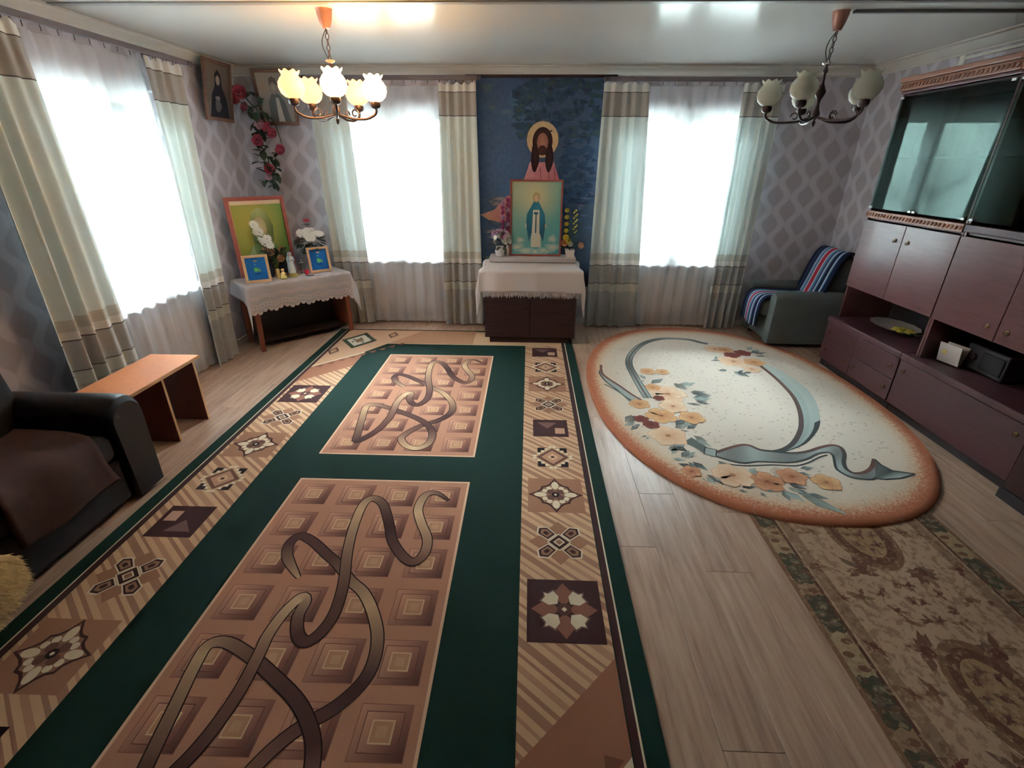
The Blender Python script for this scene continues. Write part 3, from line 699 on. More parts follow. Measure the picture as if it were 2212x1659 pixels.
def panel(cy):
    x0, x1, y0, y1 = -.79 - RCX - .485, -.79 - RCX + .485, cy - .855, cy + .855
    rug.rect(x0, y0, x1, y1, (214, 172, 145), 3); rug.rect(x0 + .012, y0 + .012, x1 - .012, y1 - .012, (176, 125, 101), 4)
    pw, ph = .2395, .2405
    for i in range(4):
        for j in range(7):
            cx = -.79 - RCX + (i - 1.5) * .235; yy = cy + (3 - j) * .2385; h = .088
            sh = lambda a, b: [mixc(a, b, .3), mixc(a, b, .9), mixc(a, b, .45), mixc(a, b, 0)]
            rug.rect(cx - h, yy - h, cx + h, yy + h, (136, 89, 74), 5)
            rug.rect(cx - h + .003, yy - h + .003, cx + h - .003, yy + h - .003, sh((190, 138, 114), (76, 42, 40)), 6)
            h = .064; rug.rect(cx - h, yy - h, cx + h, yy + h, (105, 65, 58), 7)
            rug.rect(cx - h + .003, yy - h + .003, cx + h - .003, yy + h - .003, sh((196, 144, 118), (100, 58, 52)), 8)
            h = .037; rug.rect(cx - h, yy - h, cx + h, yy + h, (207, 171, 136), 9)
            h = .032; rug.rect(cx - h, yy - h, cx + h, yy + h, (178, 132, 103), 10)
            h = .017; rug.rect(cx - h, yy - h, cx + h, yy + h, (187, 145, 114), 11)
    pts = [(-.79 - RCX + x, cy + y) for x, y in spline(RIB, 4)]
    n = len(pts); cols = []
    for i in range(n):
        t = i / n * 19.0; a = RIBC[int(t) % 6]; b = RIBC[(int(t) + 1) % 6]; cols.append(mixc(a, b, t % 1.0))
    ws = [.043 * min(1.0, .25 + i / 12.0, .2 + (n - i) / 10.0) for i in range(n)]
    A, B = offs(pts, [w + .010 for w in ws]); A2, B2 = offs(pts, ws)
    for i in range(n - 1):                      # later turns of the ribbon pass under the earlier ones
        ly = 12 + (n - i) * .03; rug.poly([A[i], A[i + 1], B[i + 1], B[i]], (44, 26, 28), ly)
        rug.poly([A2[i], A2[i + 1], B2[i + 1], B2[i]], [cols[i], cols[i + 1], cols[i + 1], cols[i]], ly + .8)
panel(3.37 - RCY); panel(3.37 - RCY - 1.965)
rb = MB().blim(-RHX, RHX, -RHY, RHY, .0005, GTHICK - .0003, .003).build('area_rug', M['print'])
me = rb.data; ca = me.color_attributes.new('Col', 'FLOAT_COLOR', 'CORNER'); ca.data.foreach_set('color', list(lin(GREEN)) * len(me.loops))
tag(rb, 'long dark green rug with two brown ribbon panels and cream motif borders', 'rug')
pt = rug.build('woven_pattern', M['print'], rb)
rb.location = (RCX, RCY, 0)

# oval rug
OX, OY, OA, OB = 1.597, 3.56, 1.083, 1.59
def oval_mat():
    g = G('oval_rug_pile'); at = g.new('VertexColor', layer_name='Col')   # red channel: 0 at the rim, 1 in the middle
    x = g.new('SeparateColor'); g.l.new(at.outputs[0], x.inputs[0]); e = x.outputs[0]
    n = g.noise(75, 3, g.coord(), 0.7); n2 = g.noise(38, 3, g.coord('Object', (1, .45, 1)), 0.6)
    k = g.math('ADD', e, g.math('MULTIPLY', g.math('SUBTRACT', n, .5), .15))
    c = g.ramp(k, [(.036, lin((172, 104, 76))), (.058, lin((192, 132, 104))), (.085, lin((210, 176, 148))), (.13, lin((220, 200, 180))), (.3, lin((224, 209, 195)))])
    sp = g.math('GREATER_THAN', n2, .66); c = g.mix(g.math('MULTIPLY', sp, .45), c, lin((176, 150, 134)))
    return g.done(g.bsdf(c, .95, 0, .1, g.noise(500, 2, g.coord()), .3, .003))
M['oval'] = oval_mat()
def sup(a, n=2.25):
    c, s = math.cos(a), math.sin(a)
    return (OA * math.copysign(abs(c) ** (2 / n), c), OB * math.copysign(abs(s) ** (2 / n), s))
ov = MB(); NS = 120; rings = [1.0, .97, .94, .90, .85, .75, .55, .3]
vs = []; es = []
for a, z in ((1.0, .0005), (1.004, .005)): vs += [(p[0] * a, p[1] * a, z) for p in (sup(2 * math.pi * k / NS) for k in range(NS))]; es += [0.0] * NS
for r in rings: vs += [(p[0] * r, p[1] * r, .0175 if r < 1 else .015) for p in (sup(2 * math.pi * k / NS) for k in range(NS))]; es += [1 - r] * NS
vs[:NS] = [(v[0], v[1], .0105 if v[1] < -1.2 else .0005) for v in vs[:NS]]
fs = [(j * NS + k, j * NS + (k + 1) % NS, (j + 1) * NS + (k + 1) % NS, (j + 1) * NS + k) for j in range(len(rings) + 1) for k in range(NS)]
fs.append(tuple((len(rings) + 1) * NS + k for k in range(NS)))
ov.add(vs, fs); ovo = ov.build('oval_rug', M['oval'], None, 60)
ca = ovo.data.color_attributes.new('Col', 'FLOAT_COLOR', 'POINT'); ca.data.foreach_set('color', [q for e in es for q in (min(1, e), 0, 0, 1)])
ovo.location = (OX, OY, .0); tag(ovo, 'oval cream rug with rust rim, grey ribbons and flower sprays', 'rug')
op = PR(lambda x, y, h: (x - OX, y - OY, .0178 + h))
SLATE = (104, 110, 108); SLT = (168, 176, 172); SLD = (72, 76, 76); RUSTB = (120, 86, 78); PALE = (200, 206, 198)
a = spline(ARC, 4); w = [.055 - .02 * i / len(a) for i in range(len(a))]
op.line(a, [x + .014 for x in w], SLD, 1); op.line(a, w, [mixc(SLATE, SLT, .5 + .5 * math.sin(i * .4)) for i in range(len(a))], 2); op.line(a, [x * .35 for x in w], mixc(SLATE, RUSTB, .4), 3)
U, L = spline(TAILU, 3), spline(TAILL, 3); op.strip(U, L, [mixc(RUSTB, SLT, min(1, i / 6)) for i in range(len(U))], 1); op.line(U, .022, RUSTB, 2); op.line(L, .012, SLD, 2); op.line(spline(TAILLINE, 3), .016, SLATE, 2)
U, L = spline(CRI, 4), spline(CRO, 4); n = len(U)
op.strip(U, L, [mixc(PALE, (150, 162, 158), i / n) for i in range(n)], 1)
mid = [((u[0] * .55 + l[0] * .45), (u[1] * .55 + l[1] * .45)) for u, l in zip(U, L)]
op.strip(U[6:], mid[6:], [mixc((180, 190, 184), (128, 140, 138), i / n) for i in range(n - 6)], 2)
op.line(U, .032, [mixc(RUSTB, SLD, i / n) for i in range(n)], 3); q = int(n * .62)
ql = [((u[0] * .3 + l[0] * .7), (u[1] * .3 + l[1] * .7)) for u, l in zip(U, L)]; op.strip(ql[q:], L[q:], SLD, 3)
U, L = spline(BU, 3), spline(BL, 3); n = min(len(U), len(L))
op.strip(U[:n], L[:n], [mixc(SLT, (128, 130, 128), .5 + .5 * math.sin(i * .45)) for i in range(n)], 4)
op.line(U[:n], .024, [mixc(SLD, RUSTB, .5 + .5 * math.sin(i * .3)) for i in range(n)], 5); op.line(L[:n], .016, SLD, 5); op.line(spline(BLINE, 3), .012, SLD, 5)
op.poly(BTAIL, [RUSTB, SLATE, SLD, SLT, PALE, SLT, SLATE], 5); op.line(BTAIL[:4], .014, SLD, 6); op.line([BTAIL[3], BTAIL[4], BTAIL[5], BTAIL[6]], .012, SLD, 6)
op.poly(STEM, SLATE, 5); op.poly(KNOT, SLT, 7); op.line(KNOT + KNOT[:1], .01, SLD, 8)
rg = random.Random(3)
for x0, y0, x1, y1 in LEAF:
    for q in range(2):
        jx, jy = rg.uniform(-.02, .02), rg.uniform(-.03, .03)
        a0 = (x0 + jx, y0 + jy); b0 = (x1 + jx * 2, y1 + jy * 2); dx, dy = b0[0] - a0[0], b0[1] - a0[1]; l = math.hypot(dx, dy) or .01; w = min(.035, l * .22)
        nx_, ny_ = -dy / l * w, dx / l * w; c = rg.choice([SLATE, SLD, (136, 144, 136), (110, 104, 96), (150, 160, 156)])
        op.poly([a0, (a0[0] + dx * .4 + nx_, a0[1] + dy * .4 + ny_), b0, (a0[0] + dx * .4 - nx_, a0[1] + dy * .4 - ny_)], [c, c, mixc(c, PALE, .5), c], 8 + q)
FC = dict(p=((238, 214, 186), (214, 158, 122)), o=((226, 184, 136), (190, 128, 88)), r=((138, 74, 66), (104, 52, 48)), q=((222, 170, 132), (166, 100, 72)), w=((232, 222, 204), (170, 140, 120)))
for i, (x, y, r, c) in enumerate(FLW):
    ed, ce_ = FC[c]; np_ = 5; st = rg.uniform(0, 6); ly = 10 + i % 5 * 2; ry = r * 1.0
    for k in range(np_):
        a = st + 2 * math.pi * k / np_; px, py = x + math.cos(a) * r * .55, y + math.sin(a) * ry * .55
        pts = []
        for j in range(9):
            b = a + (j - 4) / 4 * 1.9; pr_ = r * .5 * (1 + .12 * math.cos(j * 2.3 + i)); pts.append((px + math.cos(b) * pr_, py + math.sin(b) * pr_))
        ed2 = mixc(ed, ce_, rg.uniform(0, .3))
        for j in range(8): op.poly([(x, y), pts[j], pts[j + 1]], [ce_, ed2, ed2], ly)
        op.line(pts, .006, mixc(ce_, ed, .35), ly + 1)
    op.disc(x, y, r * .15, r * .13, mixc(ce_, (110, 74, 54), .45), ly + 1, 10)
for i in range(520):
    a = rg.uniform(0, 6.283); q = math.sqrt(rg.random()) * .82; p = sup(a); x, y = OX + p[0] * q, OY + p[1] * q
    op.poly([(x - .012, y - .002), (x, y + .007), (x + .014, y + .002), (x, y - .004)], mixc((226, 216, 198), rg.choice([(176, 140, 122), (150, 140, 130), (196, 172, 150)]), .8), 0.5)
op.build('woven_pattern', M['print'], ovo)

# narrow runner
NX0, NX1, NY0, NY1 = 1.17, 2.125, -1.0, 2.62
rn = PR(lambda x, y, h: (x - 1.6475, y - .81, .0062 + h))
rn.rect(NX0, NY0, NX1, NY1, (126, 94, 73), 0)
for s in (0, 1):
    X = lambda d: NX0 + d if s == 0 else NX1 - d
    R_ = lambda d0, d1, y0, y1, c, ly: rn.rect(min(X(d0), X(d1)), y0, max(X(d0), X(d1)), y1, c, ly)
    R_(.018, .098, NY0, NY1, (76, 70, 57), 1); R_(.098, .112, NY0, NY1, (88, 59, 48), 2); R_(.112, .122, NY0, NY1, (164, 134, 110), 2)
    y = 2.55; k = 0
    while y > NY0 + .2:
        h = .19 if k % 2 == 0 else .075
        c = (156, 131, 102) if k % 2 == 0 else (142, 112, 88)
        pts = [(X(.018), y), (X(.035), y - .012), (X(.06), y), (X(.082), y - .012), (X(.098), y), (X(.098), y - h), (X(.082), y - h + .012), (X(.06), y - h), (X(.035), y - h + .012), (X(.018), y - h)]
        rn.poly(pts, c, 2)
        for q in range(3 if k % 2 == 0 else 1): rn.disc(X(.058 + .012 * (-1) ** q), y - .045 - q * .055, .022, .014, (112, 76, 60), 3, 8)
        for q in range(3): rn.disc(X(.058 + .014 * (-1) ** q), y - h - .04 - q * .045, .02, .016, (102, 92, 76), 2, 8)
        y -= h + .165; k += 1
rn.rect(NX0 + .122, NY0, NX1 - .122, NY1, (136, 107, 86), 1); rn.rect(NX0 + .175, NY0, NX1 - .175, NY1, (170, 138, 114), 2)
rg = random.Random(9)
def sprig(x, y, r, c, ly, n=9):
    for k in range(n):
        a = rg.uniform(0, 6.283); l = r * rg.uniform(.6, 1.25); w = r * .2; c2 = mixc(c, rg.choice([(156, 128, 100), (112, 76, 62), (120, 100, 80)]), rg.uniform(.1, .8))
        ex, ey = x + math.cos(a) * l, y + math.sin(a) * l; px, py = -math.sin(a) * w, math.cos(a) * w
        rn.poly([(x, y), ((x + ex) / 2 + px, (y + ey) / 2 + py), (ex, ey), ((x + ex) / 2 - px, (y + ey) / 2 - py)], c2, ly)
    rn.disc(x, y, r * .30, r * .30, mixc(c, (96, 48, 43), .5), ly + 1, 10)
RC = (NX0 + NX1) / 2
y = 2.5; k = 0
while y > -.9:
    for s in (-1, 1):
        sprig(RC + s * .315, y, .048, (105, 62, 51), 4, 8); sprig(RC + s * .30, y - .18, .036, (128, 92, 73), 4, 7)
        sprig(RC + s * .13, y - .02, .085, (102, 67, 54), 5, 11); sprig(RC + s * .22, y - .17, .05, (132, 102, 76), 4, 8)
        sprig(RC + s * .10, y - .29, .04, (140, 112, 83), 4, 6)
    if k % 2 == 0:
        for t in range(5):
            for s in (-1, 1): sprig(RC + s * (.02 + .10 * (t % 2)), y - .10 - t * .045, .035, (108, 68, 56), 6, 6)
    else:
        rn.disc(RC, y - .19, .15, .23, (120, 88, 67), 3, 28); rn.disc(RC, y - .19, .125, .195, (97, 65, 51), 4, 28); rn.disc(RC, y - .19, .09, .15, (148, 116, 86), 5, 24)
        for q in range(8): sprig(RC + .06 * math.cos(q * .785), y - .19 + .10 * math.sin(q * .785), .034, (92, 52, 49) if q % 2 else (120, 89, 73), 7, 6)
        sprig(RC, y - .19, .04, (102, 67, 60), 9, 7)
    y -= .40; k += 1
rnb = MB().blim(NX0 - 1.6475, NX1 - 1.6475, NY0 - .81, NY1 - .81, .0004, .0060, .0025).build('runner_rug', M['print'])
ca = rnb.data.color_attributes.new('Col', 'FLOAT_COLOR', 'CORNER'); ca.data.foreach_set('color', list(lin((126, 94, 73))) * len(rnb.data.loops))
rnb.location = (1.6475, .81, 0); tag(rnb, 'narrow beige and brown floral runner going under the oval rug', 'rug')
def runner_mat():
    g = G('runner_pile'); at = g.new('VertexColor', layer_name='Col'); co = g.coord('Object', (1.3, 1, 1))
    n = g.noise(26, 4, co, .6); n2 = g.noise(48, 3, g.coord(), .6)
    c = g.mix(g.ramp(n, [(.50, (0, 0, 0, 1)), (.58, (.55, .55, .55, 1))]), at.outputs[0], lin((112, 78, 62)))
    c = g.mix(g.ramp(n2, [(.56, (0, 0, 0, 1)), (.64, (.4, .4, .4, 1))]), c, lin((182, 150, 118)))
    return g.done(g.bsdf(c, .95, 0, .1, g.noise(520, 2, g.coord()), .35, .003))
M['runner'] = runner_mat()
rn.build('woven_pattern', M['runner'], rnb)

# ------------------------------------------------------------------ wall unit along the right wall
def pull(parent, p, axis='x'):
    """small drop pull: rosette and bail"""
    m = MB(); m.lathe([(.001, .0), (.013, .0), (.014, .003), (.008, .006), (.001, .007)], (0, 0, 0), 12)
    m.v = [(-z, y, x) for x, y, z in m.v]
    o = m.build('pull', M['brass'], parent, 40); o.location = p
    b = MB().tube([(-.006, -.014, 0), (-.012, -.012, -.010), (-.013, 0, -.016), (-.012, .012, -.010), (-.006, .014, 0)], .0022, 6).build('bail', M['brass'], o, 60)
    return o
def base_unit(label, y0, y1, layout):
    t = thing('base_cabinet', label, 'cabinet', (2.66, (y0 + y1) / 2, 0), 0, 'low units of the mahogany wall cabinet')
    h = (y1 - y0) / 2 - .001; D = .485
    MB().blim(.012, D, -h, h, .06, .402, .002).build('body', M['mahog_dk'], t)
    MB().blim(.03, D, -h, h, 0, .06, .002).build('plinth', M['inside'], t)
    MB().blim(-.008, D, -h, h, .404, .448, .005).build('top', M['mahog_dk'], t)
    if layout == 'drawers':
        for a, b in ((-h + .004, .03), (.034, h - .004)):
            for z0, z1 in ((.07, .232), (.237, .398)):
                d = MB().blim(0, .013, a, b, z0, z1, .003).build('drawer', M['mahog_dk'], t)
                for yy in (a + .062, b - .062): pull(d, (-.001, yy, z0 + .09))
    else:
        for a, b in ((-h + .004, h - .004),):
            d = MB().blim(0, .013, a, b, .07, .398, .003).build('flap_door', M['mahog_dk'], t)
            for yy in (a + .06, b - .06): pull(d, (-.001, yy, .335))
    return t
base_unit('low mahogany drawer unit with four drawers beside the armchair', 3.302, 4.222, 'drawers')
base_unit('low mahogany unit with one wide flap door, nearer the camera', 2.30, 3.30, 'flap')
t = thing('wardrobe', 'very dark wardrobe at the right edge with only its foot showing', 'wardrobe', (2.60, 1.90, 0))
MB().blim(.02, .545, -1.6, .36, .06, 2.2, .006).build('body', M['darkwood'], t); MB().blim(.0, .545, -1.61, .37, 0, .06, .004).build('plinth', M['inside'], t)  # unseen tall dark body added above the visible foot to cut bounced light
for y0, y1 in ((-1.59, -.945), (-.94, -.295), (-.29, .355)): pull(MB().blim(.004, .02, y0, y1, .07, 2.19, .003).build('door', M['darkwood'], t), (.003, y1 - .05, 1.1))

def carved(parent, x, y0, y1, z0, z1, name):
    o = MB().blim(x - .012, x + .02, y0, y1, z0, z1, .004).build(name, M['carved'], parent)
    b = MB(); n = int((y1 - y0) / .034)
    for k in range(n):
        y = y0 + (k + .5) * (y1 - y0) / n
        b.ball((x - .014, y, (z0 + z1) / 2), .012, 8, 6, (.7, 1.0, 1.25), Matrix.Rotation(rad(35), 3, 'X'))
    q = b.build('rope_beads', M['carved'], o, 60); q['kind'] = 'stuff'
    return o
def hutch(label, y0, y1, low_pulls, ledge):
    t = thing('hutch_cabinet', label, 'cabinet', (2.72, (y0 + y1) / 2, .449), 0, 'upper units of the mahogany wall cabinet')
    h = (y1 - y0) / 2 - .001; D = .425; Z = lambda z: z - .449
    for s in (-1, 1):
        MB().blim(.0, D, min(s * h, s * (h - .018)), max(s * h, s * (h - .018)), 0, Z(2.12), .002).build('side_panel', M['mahog'], t)
    MB().blim(D - .008, D, -h + .018, h - .018, 0, Z(2.12), .001).build('back_panel', M['inside'], t)
    if ledge: MB().blim(D - .014, D - .009, -h + .02, h - .02, Z(1.285), Z(2.095), .001).build('mirror_back', M['mirror'], t)
    for z in (.722, 1.262, 2.10): MB().blim(.012, D - .008, -h + .018, h - .018, Z(z), Z(z + .018), .002).build('shelf', M['mahog_dk'], t)
    MB().blim(.05, D - .02, -h + .02, h - .02, Z(1.70), Z(1.706), .001).build('glass_shelf', M['glass'], t)
    for s in (-1, 1):
        a, b = sorted((s * .002, s * (h - .002)))
        d = MB().blim(-.014, .0, a, b, Z(.724), Z(1.256), .003).build('door', M['mahog'], t)
        pull(d, (-.015, s * .065, Z(.80) if low_pulls else Z(1.15)))
    for s in (-1, 1):
        a, b = sorted((s * .003, s * (h - .006)))
        g = MB().blim(-.012, -.007, a, b, Z(1.345), Z(2.106), .001, 1).build('glass_door', M['cabglass'], t)
        for yy in (s * .02, s * (h - .03)):
            MB().blim(-.02, -.012, yy - .014, yy + .014, Z(1.345), Z(1.36), .002).build('clip', M['chrome'], g)
        MB().blim(-.02, -.012, s * (h - .03) - .014, s * (h - .03) + .014, Z(2.09), Z(2.104), .002).build('clip', M['chrome'], g)
    if ledge: carved(t, -.006, -h, h, Z(1.274), Z(1.326), 'carved_moulding')
    else: MB().blim(-.014, .02, -h, h, Z(1.28), Z(1.325), .004).build('rail', M['mahog_dk'], t)
    MB().blim(-.018, D, -h, h, Z(2.122), Z(2.14), .003).build('top_panel', M['mahog'], t)
    carved(t, -.02, -h, h, Z(2.141), Z(2.192), 'cornice_moulding')
    MB().blim(-.05, .06, -h, h, Z(2.193), Z(2.225), .006).build('cornice_cap', M['carved'], t)
    return t
hutch('mahogany hutch with reflecting glass doors and carved moulding, beside the patterned wall', 3.242, 4.20, False, True)
hutch('mahogany hutch with dark glass doors at the right edge of the photo', 2.28, 3.24, True, False)

# things in the open niches
pl = MB(); NS = 28
pl.lathe([(.001, 0), (.06, 0), (.12, .008), (.158, .022), (.162, .026), (.15, .022), (.06, .005), (.001, .004)], (0, 0, 0), 36, 1, 1, lambda r, z, a, j: (r * (1 + (.03 * math.cos(12 * a) if j >= 3 and j <= 5 else 0)), z))
o = thing('plate', 'white scalloped oval plate with yellow flower lying in the open niche', 'plate', (2.985, 3.88, .4495))
pp = pl.build('dish', M['ceramic'], o, 50); pp.scale = (.9, 1.35, 1)
fm = MB()
for k in range(7):
    a = k * .9; fm.ball((-.02 + .05 * math.cos(a), -.13 + .06 * math.sin(a), .02), .032, 8, 5, (1, .8, .35), Matrix.Rotation(a, 3, 'Z'))
fm.build('flower', M['yellow'], o, 60)
lm = MB()
for k in range(4): lm.ball((-.05 + .03 * k, -.20 - .01 * k, .014), .035, 8, 5, (1, .4, .2), Matrix.Rotation(k * .7, 3, 'Z'))
lm.build('leaves', M['leaf'], o, 60)
o = thing('radio', 'black box-shaped radio in the niche behind the white card', 'radio', (2.98, 2.93, .4495))
MB().blim(-.10, .10, -.15, .15, 0, .165, .012, 3).build('case', M['inside'], o)
MB().blim(-.106, -.10, -.13, .02, .03, .14, .003).build('speaker_grille', M['sofa'], o)
MB().lathe([(.02, 0), (.02, .01), (.001, .012)], (0, 0, 0), 14).build('dial', M['sofa'], o, 40).matrix_local = Matrix.Translation((-.10, .08, .09)) @ Matrix.Rotation(rad(-90), 4, 'Y')
o = thing('greeting_card', 'white folded card standing at the front of the right niche', 'card', (2.80, 3.10, .4495), rad(12))
MB().bbox((0, 0, .069), (.003, .145, .132), .001, Matrix.Rotation(rad(-8), 3, 'Y')).build('front_leaf', M['ceramic'], o)
MB().bbox((.040, 0, .069), (.003, .145, .125), .001, Matrix.Rotation(rad(16), 3, 'Y')).build('back_leaf', M['ceramic'], o)
MB().bbox((-.004, .03, .075), (.001, .03, .03), .0004, Matrix.Rotation(rad(-8), 3, 'Y')).build('printed_mark', M['wax'], o)
o = MB().bbox((2.95, 3.30, .488), (.002, .06, .075), .0005, Matrix.Rotation(rad(-10), 3, 'Y')).build('photo_card', M['linen2']); tag(o, 'tiny pale card leaning inside the niche by the divider', 'card')

# ------------------------------------------------------------------ armchair in the right corner, striped throw
t = thing('armchair', 'low dark grey armchair in the right corner by the window', 'armchair', (2.72, 4.90, .018))
def arm(y):
    m = MB(); prof = []
    for k in range(15):
        a = math.pi * k / 14; prof.append((.066 * math.cos(a), .470 + .066 * math.sin(a)))
    prof = [(.06, .03)] + prof + [(-.06, .03)]
    vs = []; xs = (-.36, -.345, -.30, .30, .36)
    for i, x in enumerate(xs):
        s = (.90, .985, 1, 1, .96)[i]; vs += [(x, y + p * s, .03 + (q - .03) * (s if i != 0 else .965)) for p, q in prof]
    k = len(prof); fs = [(i * k + j, i * k + (j + 1) % k, (i + 1) * k + (j + 1) % k, (i + 1) * k + j) for i in range(4) for j in range(k)]
    fs += [tuple(range(k)), tuple(range(4 * k + k - 1, 4 * k - 1, -1))]
    return m.add(vs, fs)
arm(-.25).build('arm', M['greyfab'], t, 50); arm(.25).build('arm', M['greyfab'], t, 50)
MB().blim(-.34, .34, -.185, .185, .03, .26, .02).build('base', M['greyfab'], t)
MB().blim(-.41, .20, -.183, .183, .262, .43, .06, 5).build('seat_cushion', M['greyfab'], t, 60)
MB().bbox((.27, 0, .56), (.16, .42, .56), .06, Matrix.Rotation(rad(14), 3, 'Y'), 5).build('backrest', M['greyfab'], t, 60)
for x in (-.31, .31):
    for y in (-.2, .2): MB().lathe([(.018, 0), (.026, .03)], (x, y, 0), 12).build('leg', M['darkwood'], t, 40)
# throw: one cloth over backrest and one over the seat
def stripes():
    g = G('striped_throw'); uv = g.new('UVMap'); x = g.new('SeparateXYZ'); g.l.new(uv.outputs[0], x.inputs[0])
    NV, W_, RD, LB, GY = lin((34, 40, 66)), lin((206, 206, 214)), lin((176, 50, 66)), lin((92, 128, 164)), lin((60, 80, 110))
    st = [(0, NV), (.10, GY), (.13, NV), (.20, LB), (.235, W_), (.255, LB), (.33, W_), (.36, RD), (.47, W_), (.50, LB), (.56, GY), (.62, W_), (.65, LB), (.69, NV), (.80, W_), (.825, LB), (.86, NV)]
    c = g.ramp(x.outputs[0], st[:32], 'CONSTANT')
    return g.done(g.bsdf(c, .95, 0, .1, g.noise(500, 2, g.coord()), .4, .003))
M['stripe'] = stripes()
def uvgrid(name, fn, nu, nv, mat, parent, th=.012):
    m = MB().grid(fn, nu, nv); me = m.mesh(name, mat, 180); uv = me.uv_layers.new(name='UVMap')
    co = [(i / nu, j / nv) for j in range(nv + 1) for i in range(nu + 1)]
    for l in me.loops: uv.data[l.index].uv = co[l.vertex_index]
    o = obj(name, me, parent); thick(o, th, 1.0); return o
th = thing('striped_throw', 'navy throw with red white and blue stripes over the corner armchair', 'throw', (2.72, 4.90, .018))
sp = spline([(-.44, .16), (-.44, .32), (-.415, .425), (-.34, .458), (-.15, .45), (.03, .45), (.13, .47)], 4)
def seat_fn(u, v):
    i = v * (len(sp) - 1); k = min(int(i), len(sp) - 2); f = i - k
    x, z = (sp[k][d] + (sp[k + 1][d] - sp[k][d]) * f for d in (0, 1)); return (x + .012 * math.sin(9 * u) * (1 - v), .182 - .364 * u, z + .006 * math.sin(7 * u + 3 * v))
uvgrid('seat_cloth', seat_fn, 20, 26, M['stripe'], th)
sb = spline([(.09, .455), (.125, .56), (.17, .72), (.215, .83), (.26, .872), (.31, .868), (.36, .80), (.37, .62)], 4)
def back_fn(u, v):
    i = v * (len(sb) - 1); k = min(int(i), len(sb) - 2); f = i - k
    x, z = (sb[k][d] + (sb[k + 1][d] - sb[k][d]) * f for d in (0, 1)); return (x - .016, .235 - .49 * u - .02 * (1 - v), z + .006 + .005 * math.sin(8 * u))
uvgrid('back_cloth', back_fn, 20, 28, M['stripe'], th)

# ------------------------------------------------------------------ dark sofa at the left, with throws
t = thing('sofa', 'very dark brown sofa with rolled arm at the left edge', 'sofa', (-2.42, 1.35, 0))
def sarm(y):
    prof = [(.09, .02)] + [(.10 * math.cos(math.pi * k / 14), .475 + .10 * math.sin(math.pi * k / 14)) for k in range(15)] + [(-.09, .02)]
    vs = []; k = len(prof)
    for x, s in ((-.36, 1), (.33, 1), (.36, .985), (.372, .93)): vs += [(x, y + p * s, .02 + (q - .02) * (s + .0)) for p, q in prof]
    fs = [(i * k + j, i * k + (j + 1) % k, (i + 1) * k + (j + 1) % k, (i + 1) * k + j) for i in range(3) for j in range(k)] + [tuple(range(k)), tuple(range(4 * k - 1, 3 * k - 1, -1))]
    return MB().add(vs, fs)
for y in (.79, -.79): sarm(y).build('arm', M['sofaleather'], t, 50)
MB().blim(-.36, .345, -.69, .69, .03, .27, .02).build('base', M['sofa'], t)
for y0, y1 in ((-.685, -.002), (.002, .685)): MB().blim(-.20, .36, y0, y1, .272, .42, .05, 5).build('seat_cushion', M['sofa'], t, 60)
for y0, y1 in ((-.69, -.002), (.002, .80)):
    MB().bbox((-.25, (y0 + y1) / 2, .60), (.22, y1 - y0, .62), .10, Matrix.Rotation(rad(-8), 3, 'Y'), 6).build('back_cushion', M['sofa'], t, 60)
for x in (-.3, .3):
    for y in (-.8, .8): MB().blim(x - .025, x + .025, y - .025, y + .025, 0, .03, .004).build('foot', M['darkwood'], t)
def cover(label, name, mat, y0, y1, pts, rn_=.012):
    s = spline(pts, 4)
    def fn(u, v):
        i = v * (len(s) - 1); k = min(int(i), len(s) - 2); f = i - k
        x, z = (s[k][d] + (s[k + 1][d] - s[k][d]) * f for d in (0, 1)); w = .03 * math.sin(4 * v + 2)
        return (x + rn_ * math.sin(9 * u + 4 * v), y0 + w * u + (y1 - y0) * u + .02 * math.sin(6 * v), z + rn_ * .5 * math.sin(11 * u + 2))
    o = MB().grid(fn, 18, 30).build(name, mat, None, 180); o.location = (-2.42, 1.35, 0); thick(o, .012, 1.0); return tag(o, label, 'throw')
cover('crumpled brown throw spread over the dark sofa seat', 'sofa_throw', M['sofathrow'], .12, .62, [(-.10, .45), (.05, .445), (.2, .448), (.33, .445), (.385, .40), (.39, .30), (.392, .20)])
# sheepskin: padded skin with tufts of wool
t = thing('sheepskin', 'fluffy cream sheepskin hanging over the sofa front at left edge', 'fur', (-2.03, 1.17, 0))
sk = MB(); tf = MB(); rg = random.Random(5)
def skin(u, v):
    y = -.20 + .40 * u; k = (1 - abs(2 * u - 1) ** 2.5)
    z = .06 + (.30) * v; z = .20 + (z - .20) * (.35 + .65 * k); x = .055 + .05 * math.sin(math.pi * v) * k
    return Vector((x, y, z))
sk.grid(skin, 14, 12).build('hide', M['fur'], t, 180)
for i in range(3200):
    u, v = rg.random(), rg.random(); p = skin(u, v)
    d = Vector((rg.uniform(.4, 1), rg.uniform(-.7, .7) + (u - .5) * 1.4, rg.uniform(-.9, .3))).normalized() * rg.uniform(.014, .034)
    a = d.orthogonal().normalized() * .0036; b = d.cross(a).normalized() * .0036
    q = p + d * .5 + Vector((0, 0, -.004))
    tf.add([p + a, p - a * .5 + b * .87, p - a * .5 - b * .87, p + d + Vector((0, 0, -.012))], [(0, 1, 3), (1, 2, 3), (2, 0, 3)])
tf.build('wool', M['fur'], t)['kind'] = 'stuff'

